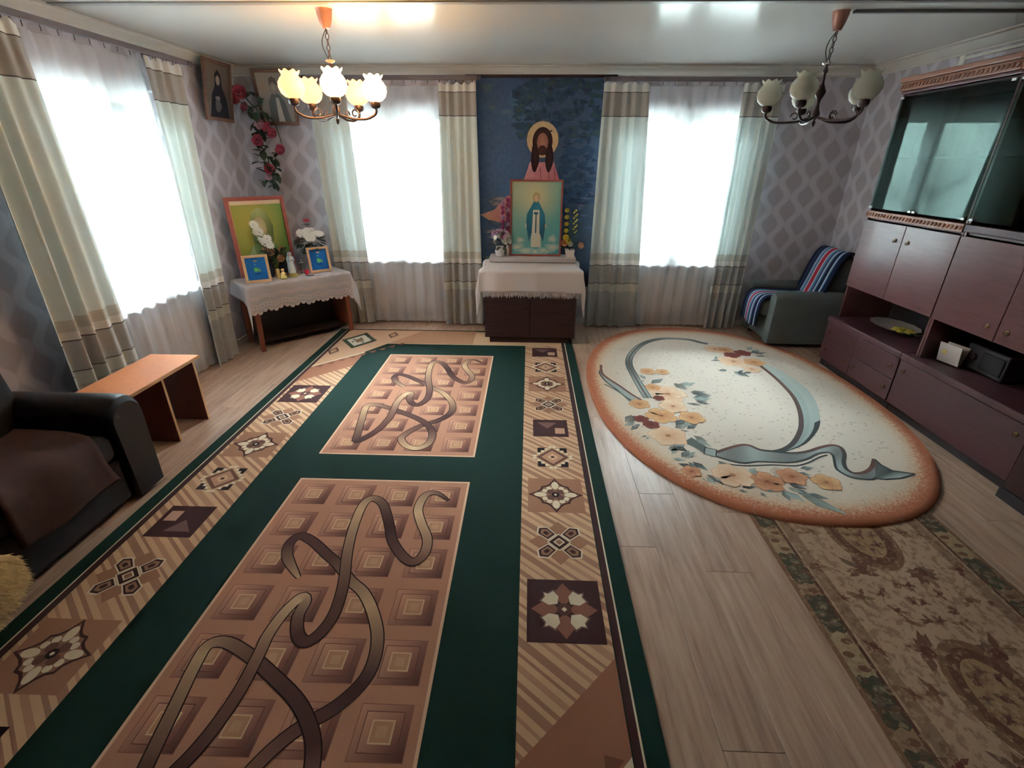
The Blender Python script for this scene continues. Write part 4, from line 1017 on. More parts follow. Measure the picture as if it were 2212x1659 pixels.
# ------------------------------------------------------------------ small orange table by the left curtain
t = thing('side_table', 'small orange-topped laminate table with brown panel legs beside the sofa', 'table', (-2.37, 2.66, 0))
MB().blim(-.165, .165, -.33, .32, .447, .468, .002).build('top', M['orange'], t)
MB().blim(.1655, .168, -.33, .32, .4475, .4675, .0005).build('edge_band', M['edge'], t)
for y in (-.02, .28, -.30):
    p = MB().blim(-.135, .14, y - .009, y + .009, 0, .447, .001).build('panel_leg', M['panelwood'], t)
    MB().blim(.1405, .1425, y - .009, y + .009, 0.002, .445, .0005).build('edge_band', M['edge'], p)

# ------------------------------------------------------------------ pictures
def picture(name, label, w, h, fw, depth, mat_frame, loc, rz, tilt, group=None, cat='picture'):
    """framed picture standing on its lower edge, facing local -y; returns root and a printer in picture coords (0..w, 0..h)"""
    t = thing(name, label, cat, loc, rz, group)
    rot = Matrix.Rotation(-tilt, 4, 'X')
    def P(m, nm, mt, sm=None):
        m.v = [tuple(rot @ Vector(v)) for v in m.v]; return m.build(nm, mt, t, sm)
    fr = MB()
    for x0, x1, z0, z1 in ((-w / 2, w / 2, 0, fw), (-w / 2, w / 2, h - fw, h)): fr.blim(x0, x1, -depth, 0, z0, z1, .004)
    for x0, x1 in ((-w / 2, -w / 2 + fw), (w / 2 - fw, w / 2)): fr.blim(x0, x1, -depth + .0008, -.0008, fw - .002, h - fw + .002, .004)
    P(fr, 'frame', mat_frame)
    P(MB().lim(-w / 2 + .002, w / 2 - .002, -.006, -.001, .002, h - .002), 'backing', M['inside'])
    pr = PR(lambda x, y, e: tuple(rot @ Vector((-w / 2 + fw + x * (w - 2 * fw), -depth * .45 - e, fw + y * (h - 2 * fw)))), .0001)
    return t, pr
def blob(pr, cx, cy, rx, ry, col, ly, ec=None, n=22, wob=0.0, seed=0):
    rg = random.Random(seed); ph = rg.uniform(0, 6)
    f = lambda a: 1 + wob * math.sin(3 * a + ph) + wob * .6 * math.sin(5 * a + 2 * ph)
    pts = [(cx + rx * f(2 * math.pi * k / n) * math.cos(2 * math.pi * k / n), cy + ry * f(2 * math.pi * k / n) * math.sin(2 * math.pi * k / n)) for k in range(n)]
    if ec is None: pr.poly(pts, col, ly)
    else:
        for k in range(n): pr.poly([(cx, cy), pts[k], pts[(k + 1) % n]], [col, ec, ec], ly)
def backdrop(pr, c00, c10, c11, c01, cen=None, cc=None, n=10, ly=0):
    def col(u, v):
        c = mixc(mixc(c00, c10, u), mixc(c01, c11, u), v)
        if cen:
            d = math.hypot((u - cen[0]), (v - cen[1]) * cen[2]) / cen[3]; c = mixc(cc, c, min(1, d))
        return c
    for i in range(n):
        for j in range(n):
            q = [(i / n, j / n), ((i + 1) / n, j / n), ((i + 1) / n, (j + 1) / n), (i / n, (j + 1) / n)]
            pr.poly(q, [col(*p) for p in q], ly)

# ------------------------------------------------------------------ wall tapestry: plain night landscape with a robed figure in the same colours
t = thing('wall_tapestry', 'tall dark blue tapestry with a pink-robed haloed figure between the windows', 'tapestry', (.08, 5.315, .42))
def tw(x, y, e): return (x, -.006 - e - .004 * math.sin(x * 9), y)
MB().grid(lambda u, v: (-.60 + 1.2 * u, -.004 - .004 * math.sin((-.60 + 1.2 * u) * 9), 1.955 * v), 24, 4).build('cloth', M['tapestry'], t, 180)
ca = t.children[0].data.color_attributes.new('Col', 'FLOAT_COLOR', 'CORNER'); ca.data.foreach_set('color', list(lin((58, 74, 102))) * len(t.children[0].data.loops))
tp = PR(tw, .0002)
rg = random.Random(21)
NVY, BLU, TEAL, OLV, BLK = (58, 74, 102), (70, 98, 140), (78, 108, 122), (64, 78, 74), (52, 58, 68)
n = 16
def tc(u, v):
    c = mixc((74, 86, 108), (82, 104, 138), .5 + .5 * math.sin(4.2 * u + 2.4 * v)); c = mixc(c, (58, 68, 86), max(0, .45 - v)); return c
for i in range(n):
    for j in range(n):
        q = [(i / n, j / n), ((i + 1) / n, j / n), ((i + 1) / n, (j + 1) / n), (i / n, (j + 1) / n)]
        tp.poly([(-.60 + 1.2 * a, .002 + 1.95 * b) for a, b in q], [tc(*p) for p in q], 0)
for i in range(150): blob(tp, min(.57, rg.uniform(-.22, .62)), rg.uniform(1.46, 1.93), rg.uniform(.02, .07), rg.uniform(.012, .04), rg.choice([OLV, BLK, (58, 72, 80), (74, 88, 78)]), 2 + i % 12 * .3, (56, 74, 96), 12, .2, i)
for i in range(90): blob(tp, rg.uniform(.22, .56), rg.uniform(.85, 1.45), rg.uniform(.02, .06), rg.uniform(.012, .035), rg.choice([(62, 74, 84), BLK, (58, 80, 102)]), 2 + i % 12 * .3, (54, 74, 106), 12, .2, i)
for i in range(8): blob(tp, rg.uniform(-.50, -.15), rg.uniform(1.6, 1.88), rg.uniform(.05, .12), rg.uniform(.03, .06), rg.choice([(96, 112, 120), (78, 104, 126), (106, 116, 114)]), 3, tc(.2, .8), 14, .1, i)
for i in range(7): blob(tp, rg.uniform(.35, .58), rg.uniform(.55, .95), rg.uniform(.04, .09), rg.uniform(.015, .035), rg.choice([(102, 116, 146), (136, 118, 136), (88, 108, 138)]), 3, (66, 80, 106), 12, .1, i)
for i in range(24): blob(tp, rg.uniform(-.50, -.22), rg.uniform(.30, .90), rg.uniform(.05, .10), rg.uniform(.012, .04), rg.choice([(138, 152, 158), (114, 130, 142), (82, 92, 106), (168, 148, 148)]), 4 + i % 3, (78, 94, 114), 14, .15, i)
# robed figure, seen from the front, no face
fx = .04
for k in range(20):
    a0, a1 = math.pi * 2 * k / 20, math.pi * 2 * (k + 1) / 20
    tp.poly([(fx + .155 * math.cos(a0), 1.44 + .16 * math.sin(a0)), (fx + .155 * math.cos(a1), 1.44 + .16 * math.sin(a1)), (fx, 1.44)], [(208, 172, 128), (208, 172, 128), (224, 190, 150)], 6)
tp.poly([(fx - .30, .55), (fx - .22, .98), (fx - .15, 1.20), (fx + .15, 1.20), (fx + .22, .98), (fx + .30, .55)], [(62, 84, 112), (58, 80, 110), (56, 78, 106), (56, 78, 106), (50, 70, 100), (46, 64, 92)], 6)
tp.poly([(fx - .22, .55), (fx - .19, 1.05), (fx - .12, 1.24), (fx + .12, 1.24), (fx + .19, 1.05), (fx + .22, .55)], [(178, 106, 112), (206, 134, 136), (214, 148, 146), (196, 118, 122), (180, 96, 104), (150, 80, 92)], 8)
for x0, x1 in ((-.10, -.05), (-.02, .02), (.06, .09), (.12, .13)): tp.poly([(fx + x0, 1.20), (fx + x0 + .008, 1.20), (fx + x1 * 1.3 + .012, .6), (fx + x1 * 1.3, .6)], (146, 82, 92), 9)
blob(tp, fx, 1.425, .098, .125, (78, 50, 46), 10, (58, 36, 36), 26)
for sx_ in (-1, 1): blob(tp, fx + sx_ * .07, 1.28, .04, .13, (70, 44, 42), 10.6, (52, 32, 34), 20, .05, 3)
blob(tp, fx, 1.415, .055, .085, (190, 132, 108), 12, (160, 104, 88), 18)
blob(tp, fx, 1.345, .042, .045, (84, 52, 46), 14, (74, 46, 42), 18)
# pink sleeve resting on pale rock at lower left
tp.poly([(-.585, .74), (-.44, .79), (-.30, .93), (-.22, .90), (-.20, .70), (-.34, .66), (-.5, .69)], [(206, 162, 140), (206, 146, 140), (204, 130, 132), (196, 118, 122), (176, 98, 106), (190, 118, 116), (208, 160, 138)], 9)
tp.build('woven_picture', M['tapestry'], t)
b = MB().blim(-.70, .72, -.016, .004, 1.955, 1.985, .004).build('batten', M['darkwood'], t)

# ------------------------------------------------------------------ altar chest with white cloth
t = thing('altar_chest', 'dark brown wooden chest standing against the tapestry under white cloth', 'chest', (.03, 4.87, .0))
AZ = .735; RT = .0105
MB().blim(-.445, .445, -.285, .29, .06 + RT, AZ - .02, .003).build('body', M['darkwood'], t)
for s in (-1, 1):
    d = MB().blim(min(.003 * s, .44 * s), max(.003 * s, .44 * s), -.30, -.285, .07 + RT, AZ - .03, .004).build('door', M['darkwood'], t)
    MB().ball((s * .03, -.306, .40), .009, 10, 6).build('knob', M['brass'], d, 60)
MB().blim(-.40, .40, -.26, .28, RT, .06 + RT, .003).build('plinth', M['darkwood'], t)
MB().blim(-.455, .455, -.30, .295, AZ - .02, AZ, .004).build('top', M['darkwood'], t)
# cloth: front drop with fringe, corners hanging lower at both sides
def altar_cloth():
    root = thing('altar_cloth', 'white fringed cloth draped over the dark chest', 'tablecloth', (.03, 4.87, AZ + .001))
    def P(u, v):
        # u across (0..1 incl. side drops), v from back edge to hanging front edge
        L = 1.32; s = (u - .5) * L; Dp = .60; fr = .205; d = v * (Dp + fr)
        hx = .462; over = max(0, abs(s) - hx); x = math.copysign(min(abs(s), hx), s); z = 0.0; y = .295 - min(d, Dp)
        fd = max(0, d - Dp)
        if over > 0 and fd <= 0:
            z = -over; x += math.copysign(.018 + .05 * (over / .2) * .5 + .012 * math.sin(14 * d), s)
        if fd > 0:
            if over > 0:
                k = over + fd; z = -k * .98; ang = fd / (k + 1e-6)
                x += math.copysign(.020 + .045 * over / .2 * (1 - .4 * ang), s); y -= .014 + .05 * over * 1.6 * ang
            else:
                z = -fd; y -= .012 + .010 * math.sin(18 * s + 1.0) * min(1, fd / .1)
        if over <= 0 and fd <= 0: z = .004 * math.sin(5 * s) * math.sin(6 * d)*0
        return Vector((x, y, z))
    m = MB().grid(P, 56, 40); c = m.build('linen', M['linen'], root, 180); thick(c, .003, 1)
    f = MB(); n = 120; rg = random.Random(4)
    for k in range(n):
        u = (k + .5) / n; p = P(u, 1.0)
        l = rg.uniform(.035, .055); dx = rg.uniform(-.006, .006)
        f.add([p + Vector((-.0032, 0, .002)), p + Vector((.0032, 0, .002)), p + Vector((.0022 + dx, -.002, -l)), p + Vector((-.0022 + dx, -.002, -l))], [(0, 1, 2, 3)])
        f.add([p + Vector((-.0028, -.003, .002)), p + Vector((.0028, -.003, .002)), p + Vector((.001 - dx, -.004, -l * .9))], [(0, 1, 2)])
    f.build('fringe', M['linen'], root)['kind'] = 'stuff'
altar_cloth()
AT = AZ + .005
o = MB().blim(-.42, .45, -.105, .105, 0, .052, .012, 4).build('riser', M['linen2'], None, 60); o.location = (.03, 5.05, AT); tag(o, 'low cloth-wrapped riser on the chest under the blue-robed picture', 'riser')
RZT = AT + .0535

# picture of a blue-mantled figure on clouds (plain stand-in)
t, pr = picture('framed_picture', 'red-framed picture of white-robed figure in blue mantle on the chest', .515, .715, .018, .02, M['frame_red'], (.07, 5.035, RZT), 0, rad(4), 'framed pictures')
backdrop(pr, (96, 160, 160), (80, 150, 156), (130, 178, 166), (176, 180, 150), (.5, .8, 1.3, .55), (214, 196, 150), 12)
for i, (x, y, rx, ry) in enumerate(((.12, .10, .16, .06), (.86, .10, .17, .06), (.30, .05, .18, .05), (.70, .05, .18, .05), (.18, .2, .1, .05), (.85, .22, .1, .06), (.5, .04, .25, .04))):
    blob(pr, x, y, rx, ry, (206, 206, 186), 2 + i % 3, (124, 172, 168), 18, .12, i)
pr.poly([(.36, .18), (.30, .42), (.31, .56), (.44, .72), (.50, .80), (.56, .72), (.68, .56), (.70, .42), (.66, .18), (.58, .30), (.57, .62), (.44, .62), (.42, .30)], [(46, 96, 112), (44, 100, 124), (56, 124, 144), (56, 126, 146), (56, 124, 144), (60, 132, 152), (56, 124, 144), (44, 98, 122), (36, 80, 98), (38, 88, 108), (60, 130, 150), (56, 120, 140), (40, 92, 110)], 8)
pr.poly([(.40, .10), (.42, .40), (.44, .64), (.50, .70), (.57, .64), (.59, .40), (.62, .10)], [(214, 204, 184), (220, 212, 194), (230, 222, 206), (230, 222, 206), (226, 216, 198), (214, 200, 178), (206, 192, 170)], 7)
pr.poly([(.455, .56), (.545, .56), (.54, .59), (.46, .59)], (52, 96, 112), 10); pr.poly([(.485, .30), (.515, .30), (.515, .57), (.49, .57)], (56, 96, 108), 10)
blob(pr, .50, .79, .075, .068, (198, 176, 126), 11, (176, 152, 104), 18); blob(pr, .50, .775, .04, .045, (214, 180, 150), 12, None, 14)
pr.poly([(.28, .42), (.31, .44), (.31, .38), (.28, .36)], (214, 180, 150), 9); pr.poly([(.69, .44), (.72, .42), (.72, .36), (.69, .38)], (214, 180, 150), 9)
pr.build('printed_sheet', M['picture'], t)

# ------------------------------------------------------------------ flowers
def flower_mesh(kind, mat, seed=1):
    m = MB(); rg = random.Random(seed)
    if kind == 'daisy':
        for k in range(11):
            a = 2 * math.pi * k / 11; R_ = Matrix.Rotation(a, 3, 'Z')
            m.add([R_ @ Vector(p) for p in ((.15, -.07, .05), (.6, -.18, .16), (1.0, 0, .10), (.6, .18, .16), (.15, .07, .05))], [(0, 1, 2, 3, 4)])
        m.ball((0, 0, .08), .2, 8, 5, (1, 1, .6))
    elif kind == 'rose':
        for ring, (n, r, h, tl) in enumerate(((6, 1.0, .55, .5), (5, .75, .75, .3), (4, .5, .9, .15), (3, .28, .95, 0))):
            for k in range(n):
                a = 2 * math.pi * (k + ring * .4) / n; R_ = Matrix.Rotation(a, 3, 'Z'); w = r * .62
                q = [(r * .25, -w * .5, .0), (r * .8, -w, h * .5), (r * (.85 + tl * .3), -w * .6, h), (r * (.95 + tl * .35), 0, h * 1.05), (r * (.85 + tl * .3), w * .6, h), (r * .8, w, h * .5), (r * .25, w * .5, 0), (r * .98, 0, h * .5)]
                m.add([R_ @ Vector(p) for p in q], [(0, 1, 7), (1, 2, 7), (2, 3, 7), (3, 4, 7), (4, 5, 7), (5, 6, 7), (6, 0, 7)])
    else:
        m.ball((0, 0, .4), .5, 8, 6, (1, 1, 1.2))
        for k in range(5):
            a = 2 * math.pi * k / 5; R_ = Matrix.Rotation(a, 3, 'Z')
            m.add([R_ @ Vector(p) for p in ((.1, -.1, .2), (.7, -.35, .5), (1, 0, .7), (.7, .35, .5), (.1, .1, .2))], [(0, 1, 2, 3, 4)])
    return m.mesh('flower', mat, 60)
_leafm = {}
def leaf_mesh(mt):
    if mt not in _leafm:
        _leafm[mt] = MB().add([(0, 0, 0), (.3, -.26, .06), (.7, -.22, .03), (1, 0, -.10), (.7, .22, .03), (.3, .26, .06), (.35, 0, -.02), (.7, 0, -.05)],
            [(0, 1, 6), (1, 2, 7, 6), (2, 3, 7), (3, 4, 7), (4, 5, 6, 7), (5, 0, 6)]).mesh('leaf', M[mt], 60)
    return _leafm[mt]
_flm = {}
def put_flower(parent, kind, mat, p, r, d=(0, 0, 1), name='flower'):
    key = (kind, mat)
    if key not in _flm: _flm[key] = flower_mesh(kind, M[mat])
    o = obj(name, _flm[key], parent); o.location = p; o.scale = (r, r, r)
    o.rotation_euler = Vector((0, 0, 1)).rotation_difference(Vector(d).normalized()).to_euler(); return o
def put_leaf(parent, p, l, d, mt='leaf'):
    o = obj('leaf', leaf_mesh(mt), parent); o.location = p; o.scale = (l, l, l)
    o.rotation_euler = (Matrix.Rotation(random.uniform(-.6, .6), 3, 'Z') @ Vector(d).to_track_quat('X', 'Z').to_matrix()).to_euler() ; return o
def stems(parent, base, tips, r=.0025, mt='leaf'):
    for tip in tips:
        b = Vector(base); q = Vector(tip); mid = (b + q) / 2 + Vector(((q.x - b.x) * -.15, (q.y - b.y) * -.15, .02))
        MB().tube([b, mid, q], r, 5).build('stem', M[mt], parent)

# left vase on the chest: white hydrangea with lilac crown
t = thing('flower_vase', 'white and lilac artificial hydrangea in white vase, left on chest', 'flowers', (-.285, 4.99, RZT - .001))
MB().lathe([(.03, 0), (.042, .01), (.05, .05), (.036, .085), (.042, .10), (.034, .095)], (0, 0, 0), 20).build('vase', M['ceramic'], t, 50)
rg = random.Random(8)
for k in range(34):
    a, e = rg.uniform(0, 6.283), rg.uniform(-.5, 1.4); d = Vector((math.cos(a) * math.cos(e), math.sin(a) * math.cos(e), math.sin(e)))
    p = Vector((.01, 0, .16)) + Vector((d.x * .085, d.y * .07, d.z * .08)); put_flower(t, 'daisy' if k % 3 else 'rose', 'lilac' if p.z > .195 else 'white', p, .030, d)
for k in range(10):
    a = rg.uniform(0, 6.283); d = Vector((math.cos(a), math.sin(a), rg.uniform(-.7, .3))); put_leaf(t, Vector((0, 0, .12)) + d * .05, .075, d, 'leafgrey')
# tall pink spray beside the frame
t = thing('flower_spray', 'tall magenta artificial flower spray against left side of red frame', 'flowers', (-.205, 5.06, RZT - .001))
MB().lathe([(.018, 0), (.02, .08), (.016, .10)], (0, 0, 0), 14).build('tube_vase', M['ceramic'], t, 50)
stems(t, (0, 0, .06), [(-.03, .0, .50), (.0, -.01, .55), (-.05, 0, .36)])
for k in range(17):
    z = .16 + k * .023; s = (-1) ** k; put_flower(t, 'rose', 'magenta' if k % 3 else 'lilac', (-.025 + s * .020, -.02 - .01 * (k % 2), z), .022, (s * .6, -1, .5))
for k in range(6): put_leaf(t, (-.02, -.01, .14 + .06 * k), .06, ((-1) ** k * .8, -.4, .5), 'leafgrey')
# right pot with yellow and orange flowers
t = thing('flower_pot', 'white square pot with tall yellow and orange flowers right on chest', 'flowers', (.415, 4.99, RZT - .001))
pot = MB(); pv = []
for z, r in ((0, .036), (.075, .047)): pv += [(-r, -r, z), (r, -r, z), (r, r, z), (-r, r, z)]
for z, r in ((.075, .042), (.02, .034)): pv += [(-r, -r, z), (r, -r, z), (r, r, z), (-r, r, z)]
fs = [(3, 2, 1, 0), (12, 13, 14, 15)]
for j in range(3): fs += [(j * 4 + k, j * 4 + (k + 1) % 4, (j + 1) * 4 + (k + 1) % 4, (j + 1) * 4 + k) for k in range(4)]
pot.add(pv, fs).build('pot', M['ceramic'], t)
stems(t, (0, 0, .03), [(-.035, 0, .50), (.04, 0, .44), (.10, -.01, .14), (-.04, -.02, .16)])
for k in range(5): put_flower(t, 'rose', 'yellow', (-.045, -.015, .19 + k * .063), .021 if k else .028, (-.2, -1, .5))
for k in range(13): put_flower(t, 'bud', 'yellow', (.04 + .012 * math.sin(k * 2.1), -.01, .235 + k * .017), .014, (math.sin(k * 2.1), -.5, .8))
for p, c, r in (((-.055, -.03, .14), 'orange', .032), ((.10, -.02, .115), 'peach', .030), ((.0, -.04, .13), 'white', .024), ((-.02, -.04, .16), 'yellow', .024)): put_flower(t, 'rose', c, p, r, (p[0] * 4, -1, .4))
for k in range(16):
    a = rg.uniform(0, 6.283); put_leaf(t, (.02 * math.cos(a), .015 * math.sin(a) - .01, .09 + .010 * k), .065, (math.cos(a), math.sin(a) * .7 - .3, rg.uniform(-.1, .7)), 'leaf' if k % 2 else 'leafdark')

# ------------------------------------------------------------------ corner table with lace cloth, set diagonally
TA = math.atan2(.72, .70); TC = Vector((-2.318, 4.715, 0)); TZ = .632
ux, uy = Vector((math.cos(TA), math.sin(TA), 0)), Vector((-math.sin(TA), math.cos(TA), 0))
t = thing('corner_table', 'small reddish-brown wooden table set diagonally in the left corner', 'table', TC, TA)
MB().blim(-.48, .48, -.205, .205, TZ - .025, TZ, .004).build('top', M['redwood'], t)
MB().blim(-.42, .42, -.16, .16, TZ - .10, TZ - .025, .003).build('apron', M['redwood'], t)
for sx in (-1, 1):
    for sy in (-1, 1):
        b, tp_ = .017, .027; x, y = sx * .44, sy * .175; xo = sx * .012
        v = [(x + xo + a * b, y + c * b, .0115 if (sx, sy) == (1, -1) else 0) for a, c in ((-1, -1), (1, -1), (1, 1), (-1, 1))] + [(x + a * tp_, y + c * tp_, TZ - .025) for a, c in ((-1, -1), (1, -1), (1, 1), (-1, 1))]
        MB().add(v, [(3, 2, 1, 0), (4, 5, 6, 7)] + [(k, (k + 1) % 4, 4 + (k + 1) % 4, 4 + k) for k in range(4)]).build('leg', M['redwood'], t)
MB().blim(-.43, .43, .135, .15, .04, TZ - .10, .002).build('back_panel', M['inside'], t)
MB().blim(-.43, .43, -.10, .135, .055, .075, .002).build('lower_shelf', M['inside'], t)
MB().blim(.448, .462, -.15, .15, .06, TZ - .03, .002).build('side_panel', M['redwood'], t)
# lace cloth
root = thing('lace_tablecloth', 'white scalloped lace cloth on the diagonal corner table', 'tablecloth', TC + Vector((0, 0, TZ + .001)), TA)
def lace(u, v):
    s = (u - .5) * 1.24; d = v * (.41 + .19 + .0); hx = .488; over = max(0, abs(s) - hx)
    fr = .222 + .035 * (s / .6) ** 2 + .010 * math.sin(40 * s)
    x = math.copysign(min(abs(s), hx), s); fd = max(0, v * (.41 + fr) - .41); y = .205 - min(v * (.41 + fr), .415); z = 0
    k = over + fd
    if over > 0: z -= over; x += math.copysign(.015 + .25 * over, s)
    if fd > 0: z -= fd; y -= .010 + .014 * math.sin(11 * s + 1) * min(1, fd * 8) + (.4 * over if over > 0 else 0)
    if over > 0 and fd > 0: z -= .02
    return Vector((x, y, z))
c = MB().grid(lace, 96, 40).build('cloth', M['lace'], root, 180); thick(c, .0015, 1)
def lace_dots():
    m = MB()
    for row, (dv, r) in enumerate(((.92, .024), (.80, .018))):
        for k in range(30):
            u = .10 + .80 * (k + .5 * row) / 29.5; p = lace(u, dv) + Vector((0, -.004, 0)); n = 8
            m.add([p + Vector((math.cos(2 * math.pi * q / n) * r, 0, math.sin(2 * math.pi * q / n) * r)) for q in range(n)] + [p + Vector((math.cos(2 * math.pi * q / n) * r * .55, -.0006, math.sin(2 * math.pi * q / n) * r * .55)) for q in range(n)],
                  [(q, (q + 1) % n, n + (q + 1) % n, n + q) for q in range(n)])
    return m
lace_dots().build('crochet_rings', M['linen'], root)['kind'] = 'stuff'
m = MB(); N_ = 20
for k in range(N_):
    u0, u1 = .10 + .80 * k / N_, .10 + .80 * (k + 1) / N_; uc = (u0 + u1) / 2; pc = lace(uc, .985) + Vector((0, -.003, 0)); w = (lace(u1, 1) - lace(u0, 1)).length / 2
    d = (lace(u1, 1) - lace(u0, 1)).normalized()
    m.add([pc] + [pc + d * (w * math.cos(math.pi + math.pi * q / 8)) + Vector((0, 0, .030 * math.sin(math.pi + math.pi * q / 8))) for q in range(9)], [(0, q, q + 1) for q in range(1, 9)])
m.build('scalloped_edge', M['linen'], root)['kind'] = 'stuff'
TT = TZ + .0035
def on_table(s, d): return TC + ux * s + uy * d + Vector((0, 0, TT))

# large picture standing at the back of the table (plain stand-in of a veiled figure)
t, pr = picture('framed_picture', 'large red-brown framed picture of veiled figure behind the corner table flowers', .53, .72, .034, .022, M['frame_red'], on_table(-.145, .185), TA, rad(3), 'framed pictures')
backdrop(pr, (120, 134, 60), (80, 116, 60), (120, 140, 72), (150, 146, 70), (.42, .62, 1.0, .62), (206, 178, 84), 12)
pr.rect(0, .945, 1, 1, (230, 196, 164), 3); pr.rect(0, 0, .025, 1, (196, 140, 100), 3)
pr.poly([(.12, 0), (.20, .28), (.40, .46), (.62, .48), (.84, .28), (.92, 0)], [(120, 142, 84), (160, 180, 120), (128, 148, 96), (104, 128, 78), (90, 112, 66), (86, 104, 60)], 4)
pr.poly([(.33, .42), (.30, .66), (.38, .84), (.52, .90), (.68, .84), (.76, .64), (.72, .42), (.52, .36)], [(112, 124, 76), (130, 140, 84), (176, 176, 112), (186, 184, 120), (150, 150, 90), (104, 116, 66), (96, 110, 66), (120, 130, 80)], 6)
blob(pr, .50, .63, .125, .15, (216, 196, 150), 8, (186, 162, 116), 20)
pr.poly([(.30, .40), (.34, .16), (.46, 0), (.22, 0), (.17, .22)], (176, 190, 136), 7); pr.poly([(.5, .36), (.62, .2), (.6, 0), (.46, 0)], (112, 122, 78), 7)
pr.build('printed_sheet', M['picture'], t)

# two small blue pictures in pine frames
def small_pic(label, s, d, rz):
    t, pr = picture('small_picture', label, .215, .245, .024, .016, M['frame_pine'], on_table(s, d), TA + rz, rad(9), 'small blue pictures')
    backdrop(pr, (30, 96, 160), (28, 90, 152), (36, 104, 166), (34, 100, 164), None, None, 3)
    blob(pr, .48, .46, .15, .11, (120, 190, 110), 3, (70, 150, 100), 12, .2, 3); blob(pr, .60, .42, .10, .06, (110, 160, 90), 4, None, 10, .2, 5); blob(pr, .46, .70, .035, .05, (90, 150, 180), 3, None, 8)
    blob(pr, .52, .26, .2, .04, (24, 76, 130), 3, None, 12)
    pr.build('printed_sheet', M['picture'], t)
    MB().bbox((0, .045, .10), (.03, .004, .20), .001, Matrix.Rotation(rad(14), 3, 'X')).build('easel_back', M['frame_pine'], t)
small_pic('small blue picture in pine frame, left end of the corner table', -.345, -.115, rad(-14))
small_pic('small blue picture in pine frame, right end of the corner table', .275, -.045, rad(-6))

# statuette of a veiled woman
t = thing('statuette', 'pale blue and white statuette of a veiled woman on corner table', 'statuette', on_table(-.015, -.065), TA)
MB().lathe([(.001, 0), (.042, 0), (.044, .012), (.036, .026), (.030, .034), (.001, .036)], (0, 0, 0), 20).build('base', M['gold'], t, 50)
def fold(r, z, a, j): return (r * (1 + .07 * math.sin(7 * a + j * .4)), z)
MB().lathe([(.030, .034), (.031, .05), (.026, .09), (.022, .12), (.0235, .145), (.027, .165), (.021, .182), (.010, .19), (.009, .20)], (0, 0, 0), 28, 1, .85, fold).build('robe', M['robewhite'], t, 60)
MB().ball((0, -.002, .213), .0145, 14, 10, (.85, .95, 1.15)).build('head', M['skin'], t, 60)
mm = MB(); pf = [(.034, .045), (.034, .09), (.029, .13), (.033, .165), (.026, .185), (.0175, .20), (.0195, .215), (.016, .229), (.004, .236)]
k = 22; vs = []
for r, z in pf:
    for q in range(k + 1):
        a = rad(-42) + rad(264) * q / k; vs.append((r * math.cos(a) * 1.02, r * math.sin(a) * .95 + .002, z))
mm.add(vs, [(j * (k + 1) + q, j * (k + 1) + q + 1, (j + 1) * (k + 1) + q + 1, (j + 1) * (k + 1) + q) for j in range(len(pf) - 1) for q in range(k)])
thick(mm.build('mantle', M['robe'], t, 60), .003, 0)
for s in (-1, 1):
    MB().tube([(s * .026, -.004, .168), (s * .024, -.020, .148), (s * .004, -.030, .158)], [.008, .0075, .005], 8).build('sleeve', M['robe'], t, 60)
    MB().tube([(s * .006, -.029, .156), (s * .002, -.034, .172)], [.0045, .0025], 8).build('hand', M['skin'], t, 60)

# candles, cups, cross, cards
t = thing('candle', 'tall yellow wax candle behind the ochre figurine', 'candle', on_table(-.145, -.055)); MB().lathe([(.016, 0), (.016, .085), (.012, .088), (.001, .084)], (0, 0, 0), 16).build('wax', M['wax'], t, 50); MB().tube([(0, 0, .083), (.001, 0, .095)], .0012, 6).build('wick', M['inside'], t)
t = thing('figurine', 'small seated ochre and cream figurine beside left blue picture', 'figurine', on_table(-.125, -.125), TA)
MB().blim(-.028, .028, -.02, .02, 0, .014, .004).build('base', M['gold'], t); MB().lathe([(.026, .014), (.028, .03), (.02, .052), (.014, .066), (.006, .07)], (0, 0, 0), 16, 1, .8).build('body', M['wax'], t, 60)
MB().ball((0, 0, .082), .0135, 12, 8).build('head', M['skin'], t, 60); MB().lathe([(.001, .10), (.014, .092), (.0155, .082), (.013, .074)], (0, .003, 0), 14).build('hood', M['wax'], t, 60)
MB().ball((.014, -.014, .04), .009, 8, 6).build('child', M['gold'], t, 60)
t = thing('votive_cup', 'red glass votive cup beside the statuette', 'cup', on_table(.125, -.06)); MB().lathe([(.017, 0), (.021, .012), (.023, .045), (.020, .045), (.018, .014), (.001, .010)], (0, 0, 0), 20).build('glass_cup', M['red'], t, 50); MB().lathe([(.017, .012), (.017, .03), (.001, .03)], (0, 0, 0), 14).build('candle', M['wax'], t)
t = thing('standing_crucifix', 'small silver cross on a stand behind the red cup', 'cross', on_table(.12, .03), TA)
MB().lathe([(.024, 0), (.02, .006), (.006, .012), (.005, .05)], (0, 0, 0), 16).build('foot', M['silver'], t, 50); MB().blim(-.005, .005, -.003, .003, .048, .135, .0015).build('upright', M['silver'], t); MB().blim(-.026, .026, -.0034, .0034, .098, .108, .0015).build('crossbar', M['silver'], t)
MB().tube([(-.02, -.005, .106), (-.006, -.007, .102), (0, -.007, .09), (.002, -.007, .07)], [.002, .003, .0035, .002], 6).build('figure', M['silver'], t, 60)
o = MB().bbox((0, 0, .001), (.085, .05, .002), .0006).build('paper_slip', M['ceramic']); o.location = on_table(.19, -.15); o.rotation_euler = (0, 0, TA + .1); tag(o, 'small white paper slip lying before the right blue picture', 'paper')
